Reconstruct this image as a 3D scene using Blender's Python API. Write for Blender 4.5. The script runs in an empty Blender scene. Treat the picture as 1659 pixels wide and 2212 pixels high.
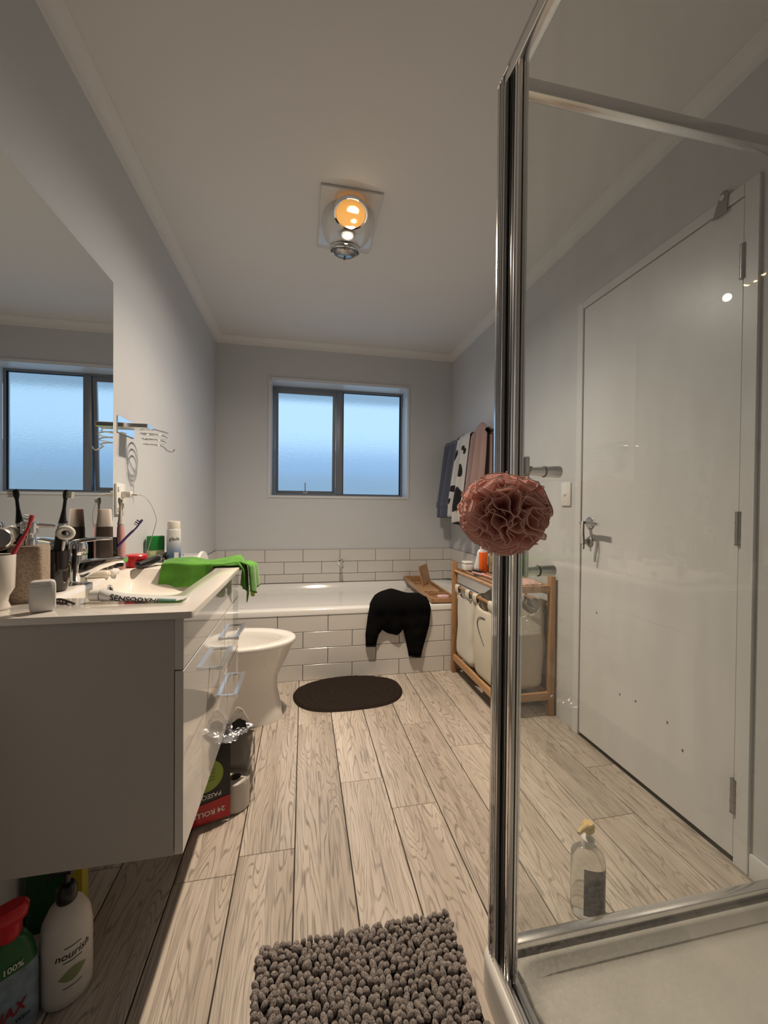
import bpy, bmesh, math, random
from mathutils import Vector, Matrix, noise
random.seed(7)
PI = math.pi
SC = bpy.context.scene
COL = SC.collection

# ------------------------------------------------------------------ camera
cam_d = bpy.data.cameras.new('camera')
cam = bpy.data.objects.new('camera', cam_d)
COL.objects.link(cam)
cam_d.sensor_fit = 'VERTICAL'
cam_d.sensor_height = 36.0
cam_d.lens = 870.0 / 2212.0 * 36.0
cam_d.clip_start = 0.02
_R = Vector((0.98054301, -0.19608913, 0.00919012))
_U = Vector((-0.00689926, 0.01236265, 0.99989978))
_F = Vector((0.1961831, 0.98050814, -0.01076924))
cam.matrix_world = Matrix(((_R.x, _U.x, -_F.x, 0.0), (_R.y, _U.y, -_F.y, 0.0), (_R.z, _U.z, -_F.z, 1.0626), (0, 0, 0, 1)))
SC.camera = cam

# ------------------------------------------------------------------ world, exposure
SC.view_settings.view_transform = 'Standard'
SC.view_settings.look = 'None'
SC.view_settings.gamma = 1.0
SC.view_settings.use_curve_mapping = False
SC.view_settings.exposure = 0.8
W = bpy.data.worlds.new('overcast_sky')
SC.world = W
W.use_nodes = True
W.node_tree.nodes['Background'].inputs[0].default_value = (0.55, 0.78, 1.0, 1)
W.node_tree.nodes['Background'].inputs[1].default_value = 0.82

SC.cycles.max_bounces = 6
SC.cycles.diffuse_bounces = 4
SC.cycles.glossy_bounces = 4
SC.cycles.transmission_bounces = 4
SC.cycles.transparent_max_bounces = 12
SC.cycles.caustics_reflective = False
WINDOW_GLOW = 0.54
SPOT_W = 52.0
CORE_W = 62.0
BULB_W = 13.0

# ------------------------------------------------------------------ materials
MATS = {}
def newmat(name):
    m = bpy.data.materials.new(name)
    m.use_nodes = True
    nt = m.node_tree
    return m, nt, nt.nodes['Principled BSDF']
def mat(name, col, rough=0.5, metal=0.0, trans=0.0, ior=1.45, bump=0.0, bscale=200.0, coat=0.0, var=0.0, vscale=8.0, sheen=0.0, emit=None, estr=0.0, subs=0.0, spec=0.5):
    if name in MATS:
        return MATS[name]
    m, nt, b = newmat(name)
    b.inputs['Base Color'].default_value = (*col, 1)
    b.inputs['Roughness'].default_value = rough
    b.inputs['Metallic'].default_value = metal
    b.inputs['Transmission Weight'].default_value = trans
    b.inputs['IOR'].default_value = ior
    b.inputs['Coat Weight'].default_value = coat
    b.inputs['Sheen Weight'].default_value = sheen
    b.inputs['Subsurface Weight'].default_value = subs
    b.inputs['Specular IOR Level'].default_value = spec
    if emit:
        b.inputs['Emission Color'].default_value = (*emit, 1)
        b.inputs['Emission Strength'].default_value = estr
        m.cycles.emission_sampling = 'NONE'   # the bulb's own lamp object does the lighting
    if bump or var:
        tc = nt.nodes.new('ShaderNodeTexCoord')
    if bump:
        n = nt.nodes.new('ShaderNodeTexNoise'); n.inputs['Scale'].default_value = bscale; n.inputs['Detail'].default_value = 4
        nt.links.new(tc.outputs['Object'], n.inputs['Vector'])
        bp = nt.nodes.new('ShaderNodeBump'); bp.inputs['Strength'].default_value = bump; bp.inputs['Distance'].default_value = 0.002
        nt.links.new(n.outputs['Fac'], bp.inputs['Height']); nt.links.new(bp.outputs['Normal'], b.inputs['Normal'])
    if var:
        n2 = nt.nodes.new('ShaderNodeTexNoise'); n2.inputs['Scale'].default_value = vscale; n2.inputs['Detail'].default_value = 5
        nt.links.new(tc.outputs['Object'], n2.inputs['Vector'])
        r = nt.nodes.new('ShaderNodeValToRGB')
        r.color_ramp.elements[0].position = 0.3; r.color_ramp.elements[1].position = 0.7
        r.color_ramp.elements[0].color = (*[c * (1 - var) for c in col], 1)
        r.color_ramp.elements[1].color = (*[min(1, c * (1 + var)) for c in col], 1)
        nt.links.new(n2.outputs['Fac'], r.inputs['Fac']); nt.links.new(r.outputs['Color'], b.inputs['Base Color'])
    MATS[name] = m
    return m

WALL = mat('painted_wall', (0.60, 0.615, 0.635), 0.55, bump=0.12, bscale=160, var=0.012, vscale=3)
CEIL = mat('painted_ceiling', (0.77, 0.765, 0.76), 0.8, bump=0.1, bscale=120)
GLOSSW = mat('white_gloss_paint', (0.69, 0.70, 0.715), 0.32, bump=0.05, bscale=60)
LACQ = mat('white_lacquer', (0.66, 0.645, 0.62), 0.06, coat=0.6)
LACQS = mat('white_satin_board', (0.50, 0.48, 0.46), 0.45)
CERAM = mat('white_ceramic', (0.80, 0.785, 0.76), 0.07, coat=0.4)
ACRYL = mat('white_acrylic', (0.78, 0.78, 0.77), 0.12, coat=0.3)
TRAYM = mat('shower_tray_acrylic', (0.66, 0.64, 0.60), 0.3, bump=0.1, bscale=40, var=0.06, vscale=6)
CHROME = mat('chrome', (0.82, 0.83, 0.84), 0.06, 1.0)
BRUSH = mat('polished_aluminium', (0.80, 0.79, 0.78), 0.2, 1.0)
SATIN = mat('satin_chrome', (0.92, 0.93, 0.95), 0.22, 1.0)
ALUD = mat('grey_window_aluminium', (0.24, 0.25, 0.27), 0.4, 0.5)
BLACKP = mat('black_plastic', (0.012, 0.012, 0.013), 0.28)
RUBBER = mat('black_rubber', (0.008, 0.008, 0.008), 0.6)
WHITEP = mat('white_plastic', (0.78, 0.77, 0.74), 0.3)
GREYP = mat('grey_plastic', (0.30, 0.30, 0.30), 0.4)
MIRROR = mat('mirror_silver', (0.86, 0.88, 0.87), 0.0, 1.0)
GROUT = mat('grey_grout', (0.10, 0.092, 0.086), 0.9)
TILE = mat('white_wall_tile', (0.66, 0.645, 0.62), 0.14, var=0.02, vscale=5)
BLACKC = mat('black_knit_cotton', (0.0045, 0.0045, 0.005), 0.95, bump=0.3, bscale=500, spec=0.1)
CREAM = mat('cream_canvas', (0.62, 0.60, 0.53), 0.9, bump=0.35, bscale=450, sheen=0.2)
REDP = mat('red_plastic', (0.55, 0.02, 0.03), 0.3)
PINKP = mat('pink_plastic', (0.62, 0.33, 0.34), 0.35)
GREENP = mat('green_plastic', (0.015, 0.20, 0.04), 0.35)
PURPLE = mat('purple_plastic', (0.10, 0.05, 0.30), 0.35)
BRISTLE = mat('bristle_white', (0.75, 0.73, 0.65), 0.8)
HEM_LIT = mat('lit_hem_lime', (0.35, 0.50, 0.02), 0.6)

def wood(name, c0, c1, dark, axis='Y', per_object=True, scale=1.0, rough=0.45, spec=0.5):
    m, nt, b = newmat(name)
    L = nt.links
    tc = nt.nodes.new('ShaderNodeTexCoord')
    oi = nt.nodes.new('ShaderNodeObjectInfo')
    vm = nt.nodes.new('ShaderNodeVectorMath'); vm.operation = 'SCALE'
    vm.inputs[0].default_value = (37.0, 91.0, 13.0)
    L.new(oi.outputs['Random'], vm.inputs['Scale'])
    ad = nt.nodes.new('ShaderNodeVectorMath'); ad.operation = 'ADD'
    L.new(tc.outputs['Object'], ad.inputs[0]); L.new(vm.outputs[0], ad.inputs[1])
    st = (1.0, 0.09, 1.0) if axis == 'Y' else ((0.09, 1, 1) if axis == 'X' else (1, 1, 0.09))
    def noi(sc, det, stretch, dist=0.0):
        mp = nt.nodes.new('ShaderNodeMapping'); mp.inputs['Scale'].default_value = [s * sc for s in stretch]
        L.new(ad.outputs[0], mp.inputs['Vector'])
        n = nt.nodes.new('ShaderNodeTexNoise'); n.inputs['Scale'].default_value = 1.0; n.inputs['Detail'].default_value = det; n.inputs['Distortion'].default_value = dist
        L.new(mp.outputs[0], n.inputs['Vector'])
        return n.outputs['Fac']
    soft = noi(7 * scale, 3, st)
    # growth-ring lines: sine of a stretched noise field gives cathedral loops
    st2 = tuple(1.0 if s == 1 else 0.13 for s in st)
    rings = noi(8 * scale, 2.0, st2, 0.12)
    mu = nt.nodes.new('ShaderNodeMath'); mu.operation = 'MULTIPLY'; mu.inputs[1].default_value = 210.0
    L.new(rings, mu.inputs[0])
    sn = nt.nodes.new('ShaderNodeMath'); sn.operation = 'SINE'; L.new(mu.outputs[0], sn.inputs[0])
    fine = noi(170 * scale, 3, tuple(1.0 if s == 1 else 0.035 for s in st))
    r1 = nt.nodes.new('ShaderNodeValToRGB'); r1.color_ramp.elements[0].position = 0.34; r1.color_ramp.elements[1].position = 0.66
    r1.color_ramp.elements[0].color = (*c0, 1); r1.color_ramp.elements[1].color = (*c1, 1)
    L.new(soft, r1.inputs['Fac'])
    r2 = nt.nodes.new('ShaderNodeValToRGB'); r2.color_ramp.elements[0].position = 0.58; r2.color_ramp.elements[1].position = 1.0
    r2.color_ramp.elements[0].color = (0, 0, 0, 1); r2.color_ramp.elements[1].color = (0.66, 0.66, 0.66, 1)
    L.new(sn.outputs[0], r2.inputs['Fac'])
    mask = nt.nodes.new('ShaderNodeMath'); mask.operation = 'MULTIPLY'
    r3 = nt.nodes.new('ShaderNodeValToRGB'); r3.color_ramp.elements[0].position = 0.36; r3.color_ramp.elements[1].position = 0.62
    L.new(fine, r3.inputs['Fac'])
    L.new(r2.outputs['Color'], mask.inputs[0]); L.new(r3.outputs['Color'], mask.inputs[1])
    mx = nt.nodes.new('ShaderNodeMix'); mx.data_type = 'RGBA'
    L.new(mask.outputs[0], mx.inputs['Factor']); L.new(r1.outputs['Color'], mx.inputs['A']); mx.inputs['B'].default_value = (*dark, 1)
    # fine dark pores
    r4 = nt.nodes.new('ShaderNodeValToRGB'); r4.color_ramp.elements[0].position = 0.30; r4.color_ramp.elements[1].position = 0.46
    r4.color_ramp.elements[0].color = (0.62, 0.62, 0.62, 1); r4.color_ramp.elements[1].color = (0, 0, 0, 1)
    L.new(fine, r4.inputs['Fac'])
    mx2 = nt.nodes.new('ShaderNodeMix'); mx2.data_type = 'RGBA'
    L.new(r4.outputs['Color'], mx2.inputs['Factor']); L.new(mx.outputs['Result'], mx2.inputs['A']); mx2.inputs['B'].default_value = (*dark, 1)
    streak = noi(52 * scale, 4, tuple(1.0 if q == 1 else 0.022 for q in st), 0.4)
    r5 = nt.nodes.new('ShaderNodeValToRGB'); r5.color_ramp.elements[0].position = 0.33; r5.color_ramp.elements[1].position = 0.47
    r5.color_ramp.elements[0].color = (0.42, 0.42, 0.42, 1); r5.color_ramp.elements[1].color = (0, 0, 0, 1)
    L.new(streak, r5.inputs['Fac'])
    mx3 = nt.nodes.new('ShaderNodeMix'); mx3.data_type = 'RGBA'
    L.new(r5.outputs['Color'], mx3.inputs['Factor']); L.new(mx2.outputs['Result'], mx3.inputs['A']); mx3.inputs['B'].default_value = (*[0.5 * (c0[k] + dark[k]) for k in range(3)], 1)
    hs = nt.nodes.new('ShaderNodeHueSaturation')
    mr = nt.nodes.new('ShaderNodeMapRange'); mr.inputs['To Min'].default_value = 0.9; mr.inputs['To Max'].default_value = 1.1
    L.new(oi.outputs['Random'], mr.inputs['Value']); L.new(mr.outputs[0], hs.inputs['Value'])
    L.new(mx3.outputs['Result'], hs.inputs['Color']); L.new(hs.outputs['Color'], b.inputs['Base Color'])
    b.inputs['Roughness'].default_value = rough
    b.inputs['Specular IOR Level'].default_value = spec
    bp = nt.nodes.new('ShaderNodeBump'); bp.inputs['Strength'].default_value = 0.15; bp.inputs['Distance'].default_value = 0.001
    L.new(fine, bp.inputs['Height']); L.new(bp.outputs['Normal'], b.inputs['Normal'])
    MATS[name] = m
    return m
OAK = wood('grey_oak_plank', (0.43, 0.368, 0.31), (0.60, 0.53, 0.46), (0.085, 0.068, 0.056), rough=0.30, spec=0.6)
BAMB = wood('bamboo_wood', (0.36, 0.19, 0.085), (0.46, 0.26, 0.12), (0.22, 0.11, 0.05), 'Z', rough=0.4)
BAMY = wood('bamboo_slat', (0.38, 0.21, 0.10), (0.48, 0.28, 0.14), (0.22, 0.11, 0.05), 'Y', rough=0.4)
BAMX = wood('bamboo_crosspiece', (0.38, 0.21, 0.10), (0.48, 0.28, 0.14), (0.22, 0.11, 0.05), 'X', rough=0.4)

def clear_glass():
    m = bpy.data.materials.new('shower_glass'); m.use_nodes = True
    nt = m.node_tree; nt.nodes.clear(); L = nt.links
    out = nt.nodes.new('ShaderNodeOutputMaterial')
    tr = nt.nodes.new('ShaderNodeBsdfTransparent'); tr.inputs[0].default_value = (0.978, 0.985, 0.978, 1)
    gl = nt.nodes.new('ShaderNodeBsdfGlossy'); gl.inputs['Roughness'].default_value = 0.0; gl.inputs[0].default_value = (1, 1, 1, 1)
    fr = nt.nodes.new('ShaderNodeFresnel'); fr.inputs[0].default_value = 1.5
    mx = nt.nodes.new('ShaderNodeMixShader')
    ge = nt.nodes.new('ShaderNodeNewGeometry')
    iv = nt.nodes.new('ShaderNodeMath'); iv.operation = 'SUBTRACT'; iv.inputs[0].default_value = 1.0; L.new(ge.outputs['Backfacing'], iv.inputs[1])
    ml = nt.nodes.new('ShaderNodeMath'); ml.operation = 'MULTIPLY'; L.new(fr.outputs[0], ml.inputs[0]); L.new(iv.outputs[0], ml.inputs[1])
    L.new(ml.outputs[0], mx.inputs[0]); L.new(tr.outputs[0], mx.inputs[1]); L.new(gl.outputs[0], mx.inputs[2])
    # soap film: faint scattering, streaky
    df = nt.nodes.new('ShaderNodeBsdfDiffuse'); df.inputs[0].default_value = (0.75, 0.75, 0.72, 1)
    tc = nt.nodes.new('ShaderNodeTexCoord')
    mp = nt.nodes.new('ShaderNodeMapping'); mp.inputs['Scale'].default_value = (14, 14, 4)
    n = nt.nodes.new('ShaderNodeTexNoise'); n.inputs['Scale'].default_value = 1; n.inputs['Detail'].default_value = 3
    L.new(tc.outputs['Object'], mp.inputs[0]); L.new(mp.outputs[0], n.inputs['Vector'])
    rp = nt.nodes.new('ShaderNodeMapRange'); rp.inputs['From Min'].default_value = 0.4; rp.inputs['From Max'].default_value = 0.8; rp.inputs['To Min'].default_value = 0.012; rp.inputs['To Max'].default_value = 0.06
    L.new(n.outputs['Fac'], rp.inputs['Value'])
    m2 = nt.nodes.new('ShaderNodeMixShader')
    L.new(rp.outputs[0], m2.inputs[0]); L.new(mx.outputs[0], m2.inputs[1]); L.new(df.outputs[0], m2.inputs[2])
    L.new(m2.outputs[0], out.inputs[0])
    return m
SGLASS = clear_glass()

def frosted():
    m = bpy.data.materials.new('frosted_daylit_glass'); m.use_nodes = True
    nt = m.node_tree; nt.nodes.clear(); L = nt.links
    out = nt.nodes.new('ShaderNodeOutputMaterial')
    em = nt.nodes.new('ShaderNodeEmission'); em.inputs[0].default_value = (0.40, 0.66, 0.98, 1); em.inputs[1].default_value = WINDOW_GLOW
    rf = nt.nodes.new('ShaderNodeBsdfRefraction'); rf.inputs['Roughness'].default_value = 0.16; rf.inputs['IOR'].default_value = 1.25
    rf.inputs[0].default_value = (0.95, 0.98, 1, 1)
    tc = nt.nodes.new('ShaderNodeTexCoord')
    vo = nt.nodes.new('ShaderNodeTexNoise'); vo.inputs['Scale'].default_value = 170; vo.inputs['Detail'].default_value = 2
    L.new(tc.outputs['Object'], vo.inputs['Vector'])
    bp = nt.nodes.new('ShaderNodeBump'); bp.inputs['Strength'].default_value = 0.55; bp.inputs['Distance'].default_value = 0.003
    L.new(vo.outputs['Fac'], bp.inputs['Height']); L.new(bp.outputs['Normal'], rf.inputs['Normal'])
    mx = nt.nodes.new('ShaderNodeMixShader'); mx.inputs[0].default_value = 0.66
    L.new(em.outputs[0], mx.inputs[1]); L.new(rf.outputs[0], mx.inputs[2]); L.new(mx.outputs[0], out.inputs[0])
    return m
FROST = frosted()

# ------------------------------------------------------------------ mesh helpers
def link(name, me, m, parent=None, smooth=False):
    o = bpy.data.objects.new(name, me)
    COL.objects.link(o)
    if m is not None and len(me.materials) == 0:
        me.materials.append(m)
    if parent is not None:
        o.parent = parent
        o.matrix_parent_inverse = Matrix.Translation(-Vector(ORG.get(parent.name, (0, 0, 0))))
    if smooth:
        for p in me.polygons:
            p.use_smooth = True
    return o
ORG = {}
def mesh(name, V, Fc, m, parent=None, smooth=False, M=None, weld=False):
    me = bpy.data.meshes.new(name)
    if M is not None:
        V = [M @ Vector(v) for v in V]
    me.from_pydata([tuple(v) for v in V], [], Fc)
    bm = bmesh.new(); bm.from_mesh(me)
    if weld:
        bmesh.ops.remove_doubles(bm, verts=bm.verts, dist=1e-5)
    bmesh.ops.recalc_face_normals(bm, faces=bm.faces)
    bm.to_mesh(me); bm.free()
    me.update()
    return link(name, me, m, parent, smooth)
def tag(o, label, cat=None, group=None, kind=None):
    if label: o['label'] = label
    if cat: o['category'] = cat
    if group: o['group'] = group
    if kind: o['kind'] = kind
    return o
def thing(name, loc, label, cat, group=None):
    o = bpy.data.objects.new(name, None)
    COL.objects.link(o)
    o.empty_display_size = 0.05
    o.location = loc
    ORG[o.name] = tuple(loc)
    return tag(o, label, cat, group)
def autosmooth(o, ang=40):
    for p in o.data.polygons:
        p.use_smooth = True
    bm = bmesh.new(); bm.from_mesh(o.data)
    for e in bm.edges:
        e.smooth = not (len(e.link_faces) == 2 and e.calc_face_angle(0) > math.radians(ang))
    bm.to_mesh(o.data); bm.free()
    return o
def box(name, lo, hi, m, parent=None, bev=0.0, seg=2, M=None):
    bm = bmesh.new()
    bmesh.ops.create_cube(bm, size=1.0)
    c = [(a + b) / 2 for a, b in zip(lo, hi)]; s = [abs(b - a) for a, b in zip(lo, hi)]
    for v in bm.verts:
        v.co = Vector((v.co.x * s[0] + c[0], v.co.y * s[1] + c[1], v.co.z * s[2] + c[2]))
    if bev:
        bmesh.ops.bevel(bm, geom=bm.edges[:], offset=min(bev, min(s) * 0.49), segments=seg, affect='EDGES', profile=0.5)
    if M is not None:
        bmesh.ops.transform(bm, matrix=M, verts=bm.verts)
    me = bpy.data.meshes.new(name); bm.to_mesh(me); bm.free()
    o = link(name, me, m, parent)
    if bev and seg > 1:
        autosmooth(o, 35)
    return o
def boxes(name, lst, m, parent=None, bev=0.0):
    bm = bmesh.new()
    for lo, hi in lst:
        r = bmesh.ops.create_cube(bm, size=1.0)
        for v in r['verts']:
            v.co = Vector([(lo[i] + hi[i]) / 2 + v.co[i] * abs(hi[i] - lo[i]) for i in range(3)])
    if bev:
        bmesh.ops.bevel(bm, geom=bm.edges[:], offset=bev, segments=2, affect='EDGES', profile=0.5)
    me = bpy.data.meshes.new(name); bm.to_mesh(me); bm.free()
    return link(name, me, m, parent)
def loft(name, rings, m, parent=None, cap0=True, cap1=True, smooth=True, M=None, closed=True, ang=45):
    n = len(rings[0]); V = [p for r in rings for p in r]; Fc = []
    for i in range(len(rings) - 1):
        for j in range(n if closed else n - 1):
            k = (j + 1) % n
            Fc.append((i * n + j, i * n + k, (i + 1) * n + k, (i + 1) * n + j))
    if cap0: Fc.append(tuple(range(n)))
    if cap1: Fc.append(tuple((len(rings) - 1) * n + j for j in range(n)))
    o = mesh(name, V, Fc, m, parent, False, M)
    if smooth: autosmooth(o, ang)
    return o
def circ(cx, cy, z, rx, ry=None, n=28, e=2.0, a0=0.0):
    ry = rx if ry is None else ry; out = []
    for i in range(n):
        t = a0 + 2 * PI * i / n; c, s = math.cos(t), math.sin(t)
        out.append((cx + rx * math.copysign(abs(c) ** (2 / e), c), cy + ry * math.copysign(abs(s) ** (2 / e), s), z))
    return out
def lathe(name, prof, c, m, parent=None, n=28, e=2.0, sy=1.0, M=None, cap0=True, cap1=True, ang=40, a0=0.0):
    rings = [circ(0, 0, z, max(r, 1e-4), max(r, 1e-4) * sy, n, e, a0) for r, z in prof]
    T = Matrix.Translation(Vector(c))
    if M is not None: T = T @ M
    return loft(name, rings, m, parent, cap0, cap1, True, T, ang=ang)
def frames(pts, closed=False):
    P = [Vector(p) for p in pts]; n = len(P); out = []
    up = Vector((0, 0, 1)); prev = None
    for i in range(n):
        a = P[(i - 1) % n] if (closed or i > 0) else P[i]
        b = P[(i + 1) % n] if (closed or i < n - 1) else P[i]
        t = (b - a).normalized() if (b - a).length > 1e-9 else Vector((0, 0, 1))
        if prev is None:
            x = t.cross(up)
            if x.length < 1e-3: x = t.cross(Vector((1, 0, 0)))
        else:
            x = prev - t * prev.dot(t)
            if x.length < 1e-6: x = t.cross(up)
        x.normalize(); y = t.cross(x); prev = x
        out.append((P[i], x, y))
    return out
def tube(name, pts, r, m, parent=None, seg=10, closed=False, sq=1.0, capped=True):
    fr = frames(pts, closed); rings = []
    for i, (p, x, y) in enumerate(fr):
        rr = r[i] if isinstance(r, (list, tuple)) else r
        rings.append([p + x * (rr * math.cos(2 * PI * k / seg)) + y * (rr * sq * math.sin(2 * PI * k / seg)) for k in range(seg)])
    if closed: rings.append(rings[0])
    return loft(name, rings, m, parent, capped and not closed, capped and not closed, True, None, ang=60)
def spline(pts, n=8, closed=False):
    P = [Vector(p) for p in pts]; out = []; N = len(P)
    for i in range(N if closed else N - 1):
        p0 = P[(i - 1) % N] if (closed or i > 0) else P[i]; p1 = P[i]; p2 = P[(i + 1) % N]
        p3 = P[(i + 2) % N] if (closed or i < N - 2) else p2
        for k in range(n):
            t = k / n
            out.append(0.5 * ((2 * p1) + (p2 - p0) * t + (2 * p0 - 5 * p1 + 4 * p2 - p3) * t * t + (3 * p1 - p0 - 3 * p2 + p3) * t ** 3))
    if not closed: out.append(P[-1])
    return out
def grid(name, f, nu, nv, m, parent=None, solid=0.0, closed_u=False):
    V = []; Fc = []
    for i in range(nu + (0 if closed_u else 1)):
        for j in range(nv + 1):
            V.append(f(i / nu, j / nv))
    for i in range(nu):
        for j in range(nv):
            a = i * (nv + 1) + j; b = ((i + 1) % nu if closed_u else i + 1) * (nv + 1) + j
            Fc.append((a, b, b + 1, a + 1))
    o = mesh(name, V, Fc, m, parent, True)
    if solid:
        md = o.modifiers.new('thickness', 'SOLIDIFY'); md.thickness = solid; md.offset = 0
    return o
def text(name, s, size, m, parent, fn, bold=0.0, align='CENTER', font_shear=0.0):
    """lettering as a thin mesh; fn maps (x along, y up) in metres to a world point"""
    cu = bpy.data.curves.new(name, 'FONT'); cu.body = s; cu.size = size; cu.align_x = align; cu.offset = bold; cu.shear = font_shear
    cu.resolution_u = 3
    tmp = bpy.data.objects.new('tmp_text', cu); COL.objects.link(tmp)
    dg = bpy.context.evaluated_depsgraph_get()
    me = bpy.data.meshes.new_from_object(tmp.evaluated_get(dg))
    COL.objects.unlink(tmp); bpy.data.objects.remove(tmp)
    bm = bmesh.new(); bm.from_mesh(me)
    bmesh.ops.subdivide_edges(bm, edges=[e for e in bm.edges if e.calc_length() > size * 0.35], cuts=2)
    for v in bm.verts: v.co = Vector(fn(v.co.x, v.co.y))
    bm.to_mesh(me); bm.free(); me.name = name
    me.materials.clear()
    return link(name, me, m, parent)
def nz(x, y, z, s=1.0): return noise.noise(Vector((x * s, y * s, z * s)))
def rot(ax, deg): return Matrix.Rotation(math.radians(deg), 4, ax)
def T(*v): return Matrix.Translation(Vector(v))
def align(a, b):
    d = Vector(b) - Vector(a)
    return T(*a) @ d.to_track_quat('Z', 'Y').to_matrix().to_4x4()

# ------------------------------------------------------------------ room shell
XL, XR, YB, YF, ZC = -0.682, 1.284, 3.382, -0.75, 2.405
def S(o): o['kind'] = 'structure'; return o
floor = S(box('floor', (XL - 0.1, YF - 0.1, -0.10), (XR + 0.1, YB + 0.1, -0.006), mat('floor_joint', (0.03, 0.024, 0.02), 0.9)))
PW = 0.1665
ends = {-1: 1.271, -2: 1.212, 0: 1.992, 1: 1.543, 2: 1.378, 3: 1.905, 4: 1.690, 5: 1.760, 6: 1.2, -3: 1.6, -4: 1.3, 7: 1.45}
PL = 1.22
for k in range(-4, 8):
    x0 = -0.019 + PW * k; x1 = x0 + PW
    x0c, x1c = max(x0, XL), min(x1, XR)
    if x1c - x0c < 0.01: continue
    y = ends[k] - PL * 3
    while y < 2.52:
        a, b = max(y, YF), min(y + PL, 2.52)
        if b - a > 0.02:
            g = 0.0017
            # each plank is bevelled, with a printed mid groove line left to the grain
            p = box('plank', (x0c + g - (x0c + x1c) / 2, a + g * 0.4 - (a + b) / 2, -0.010), (x1c - g - (x0c + x1c) / 2, b - g * 0.4 - (a + b) / 2, 0.0), OAK, None, 0.0009, 1)
            p.location = ((x0c + x1c) / 2, (a + b) / 2, 0)
            p.parent = floor
        y += PL
S(box('ceiling', (XL - 0.1, YF - 0.1, ZC), (XR + 0.1, YB + 0.1, ZC + 0.1), CEIL))
S(box('wall_left', (XL - 0.1, YF - 0.1, -0.05), (XL, YB + 0.1, ZC + 0.05), WALL))
DY0, DY1, DZ0, DZ1 = 0.9748, 1.6691, 0.016, 1.996
S(boxes('wall_right', [((XR, YF - 0.1, -0.05), (XR + 0.1, DY0 - 0.012, ZC + 0.05)), ((XR, DY1 + 0.012, -0.05), (XR + 0.1, YB + 0.1, ZC + 0.05)), ((XR, DY0 - 0.012, DZ1 + 0.012), (XR + 0.1, DY1 + 0.012, ZC + 0.05))], WALL))
S(box('wall_front', (XL - 0.1, YF - 0.1, -0.05), (XR + 0.1, YF, ZC + 0.05), WALL))
S(box('wall_shower', (0.40, -0.16, -0.05), (XR + 0.02, -0.085, ZC + 0.05), mat('shower_lining', (0.74, 0.74, 0.72), 0.12)))
WX0, WX1, WZ0, WZ1 = -0.268, 0.881, 1.150, 2.096
wall_back = S(boxes('wall_back', [((XL - 0.1, YB, -0.05), (WX0, YB + 0.17, ZC + 0.05)), ((WX1, YB, -0.05), (XR + 0.1, YB + 0.17, ZC + 0.05)), ((WX0, YB, -0.05), (WX1, YB + 0.17, WZ0)), ((WX0, YB, WZ1), (WX1, YB + 0.17, ZC + 0.05))], WALL))
# cove cornice: concave profile swept along each wall
def cornice(name, pts_dir):
    a, b, inw = pts_dir
    a = Vector(a); b = Vector(b); inw = Vector(inw)
    prof = [(0.0, 0.054), (0.004, 0.054), (0.006, 0.048)]
    for i in range(7):
        t = i / 6 * PI / 2
        prof.append((0.046 - 0.040 * math.cos(t), 0.046 - 0.040 * math.sin(t)))
    prof += [(0.050, 0.004), (0.050, 0.0), (0.0, 0.0)]
    rings = []
    for p in (a, b):
        rings.append([p + inw * d + Vector((0, 0, -z)) for d, z in prof])
    o = loft(name, rings, CEIL, None, True, True, True, None, ang=30)
    return S(o)
cornice('trim_1', ((XL, YF, ZC), (XL, YB, ZC), (1, 0, 0)))
cornice('trim_2', ((XR, YF, ZC), (XR, YB, ZC), (-1, 0, 0)))
cornice('trim_3', ((XL, YB, ZC), (XR, YB, ZC), (0, -1, 0)))
S(box('baseboard_right', (XR - 0.012, 0.84, 0.0), (XR - 0.0005, DY0 - 0.05, 0.07), GLOSSW, None, 0.003))
S(box('baseboard_left', (XL + 0.0005, YF, 0.0), (XL + 0.012, 2.49, 0.07), GLOSSW, None, 0.003))

# ------------------------------------------------------------------ tiles
def tile_mesh(w, h, ax):
    key = (round(w, 4), round(h, 4), ax)
    if key in TM: return TM[key]
    bm = bmesh.new(); bmesh.ops.create_cube(bm, size=1.0)
    s = (w, 0.007, h) if ax == 'y' else (0.007, w, h)
    for v in bm.verts: v.co = Vector((v.co.x * s[0], v.co.y * s[1], v.co.z * s[2]))
    bmesh.ops.bevel(bm, geom=bm.edges[:], offset=0.0008, segments=1, affect='EDGES')
    me = bpy.data.meshes.new('tile'); bm.to_mesh(me); bm.free(); me.materials.append(TILE)
    TM[key] = me
    return me
TM = {}
def tile_run(parent, ax, plane, lo, hi, rows, org, pitch=0.302, out=-1):
    for (z0, z1, off) in rows:
        k = math.floor((lo - org - off) / pitch) - 1
        while org + off + k * pitch < hi:
            a = max(lo, org + off + k * pitch); b = min(hi, org + off + (k + 1) * pitch); k += 1
            if b - a < 0.012: continue
            g = 0.0034
            me = tile_mesh(b - a - g, z1 - z0 - g, ax)
            o = bpy.data.objects.new('tile', me); COL.objects.link(o); o.parent = parent
            c = (a + b) / 2
            d = plane + out * 0.0055 + random.uniform(-1, 1) * 0.0002
            o.location = (c, d, (z0 + z1) / 2) if ax == 'y' else (d, c, (z0 + z1) / 2)
TZ = [(0.6115, 0.711, 0.0), (0.512, 0.6115, 0.151), (0.44, 0.512, 0.0)]
gb = box('grout', (XL, YB - 0.005, 0.43), (XR, YB - 0.0003, 0.7095), GROUT, wall_back)
tile_run(wall_back, 'y', YB - 0.004, XL + 0.009, XR - 0.009, TZ, -0.0004)
wl, wr = bpy.data.objects['wall_left'], bpy.data.objects['wall_right']
box('grout', (XL + 0.0003, 2.50, 0.43), (XL + 0.005, YB, 0.7095), GROUT, wl)
tile_run(wl, 'x', XL + 0.004, 2.502, YB - 0.009, TZ, YB, out=1)
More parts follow.
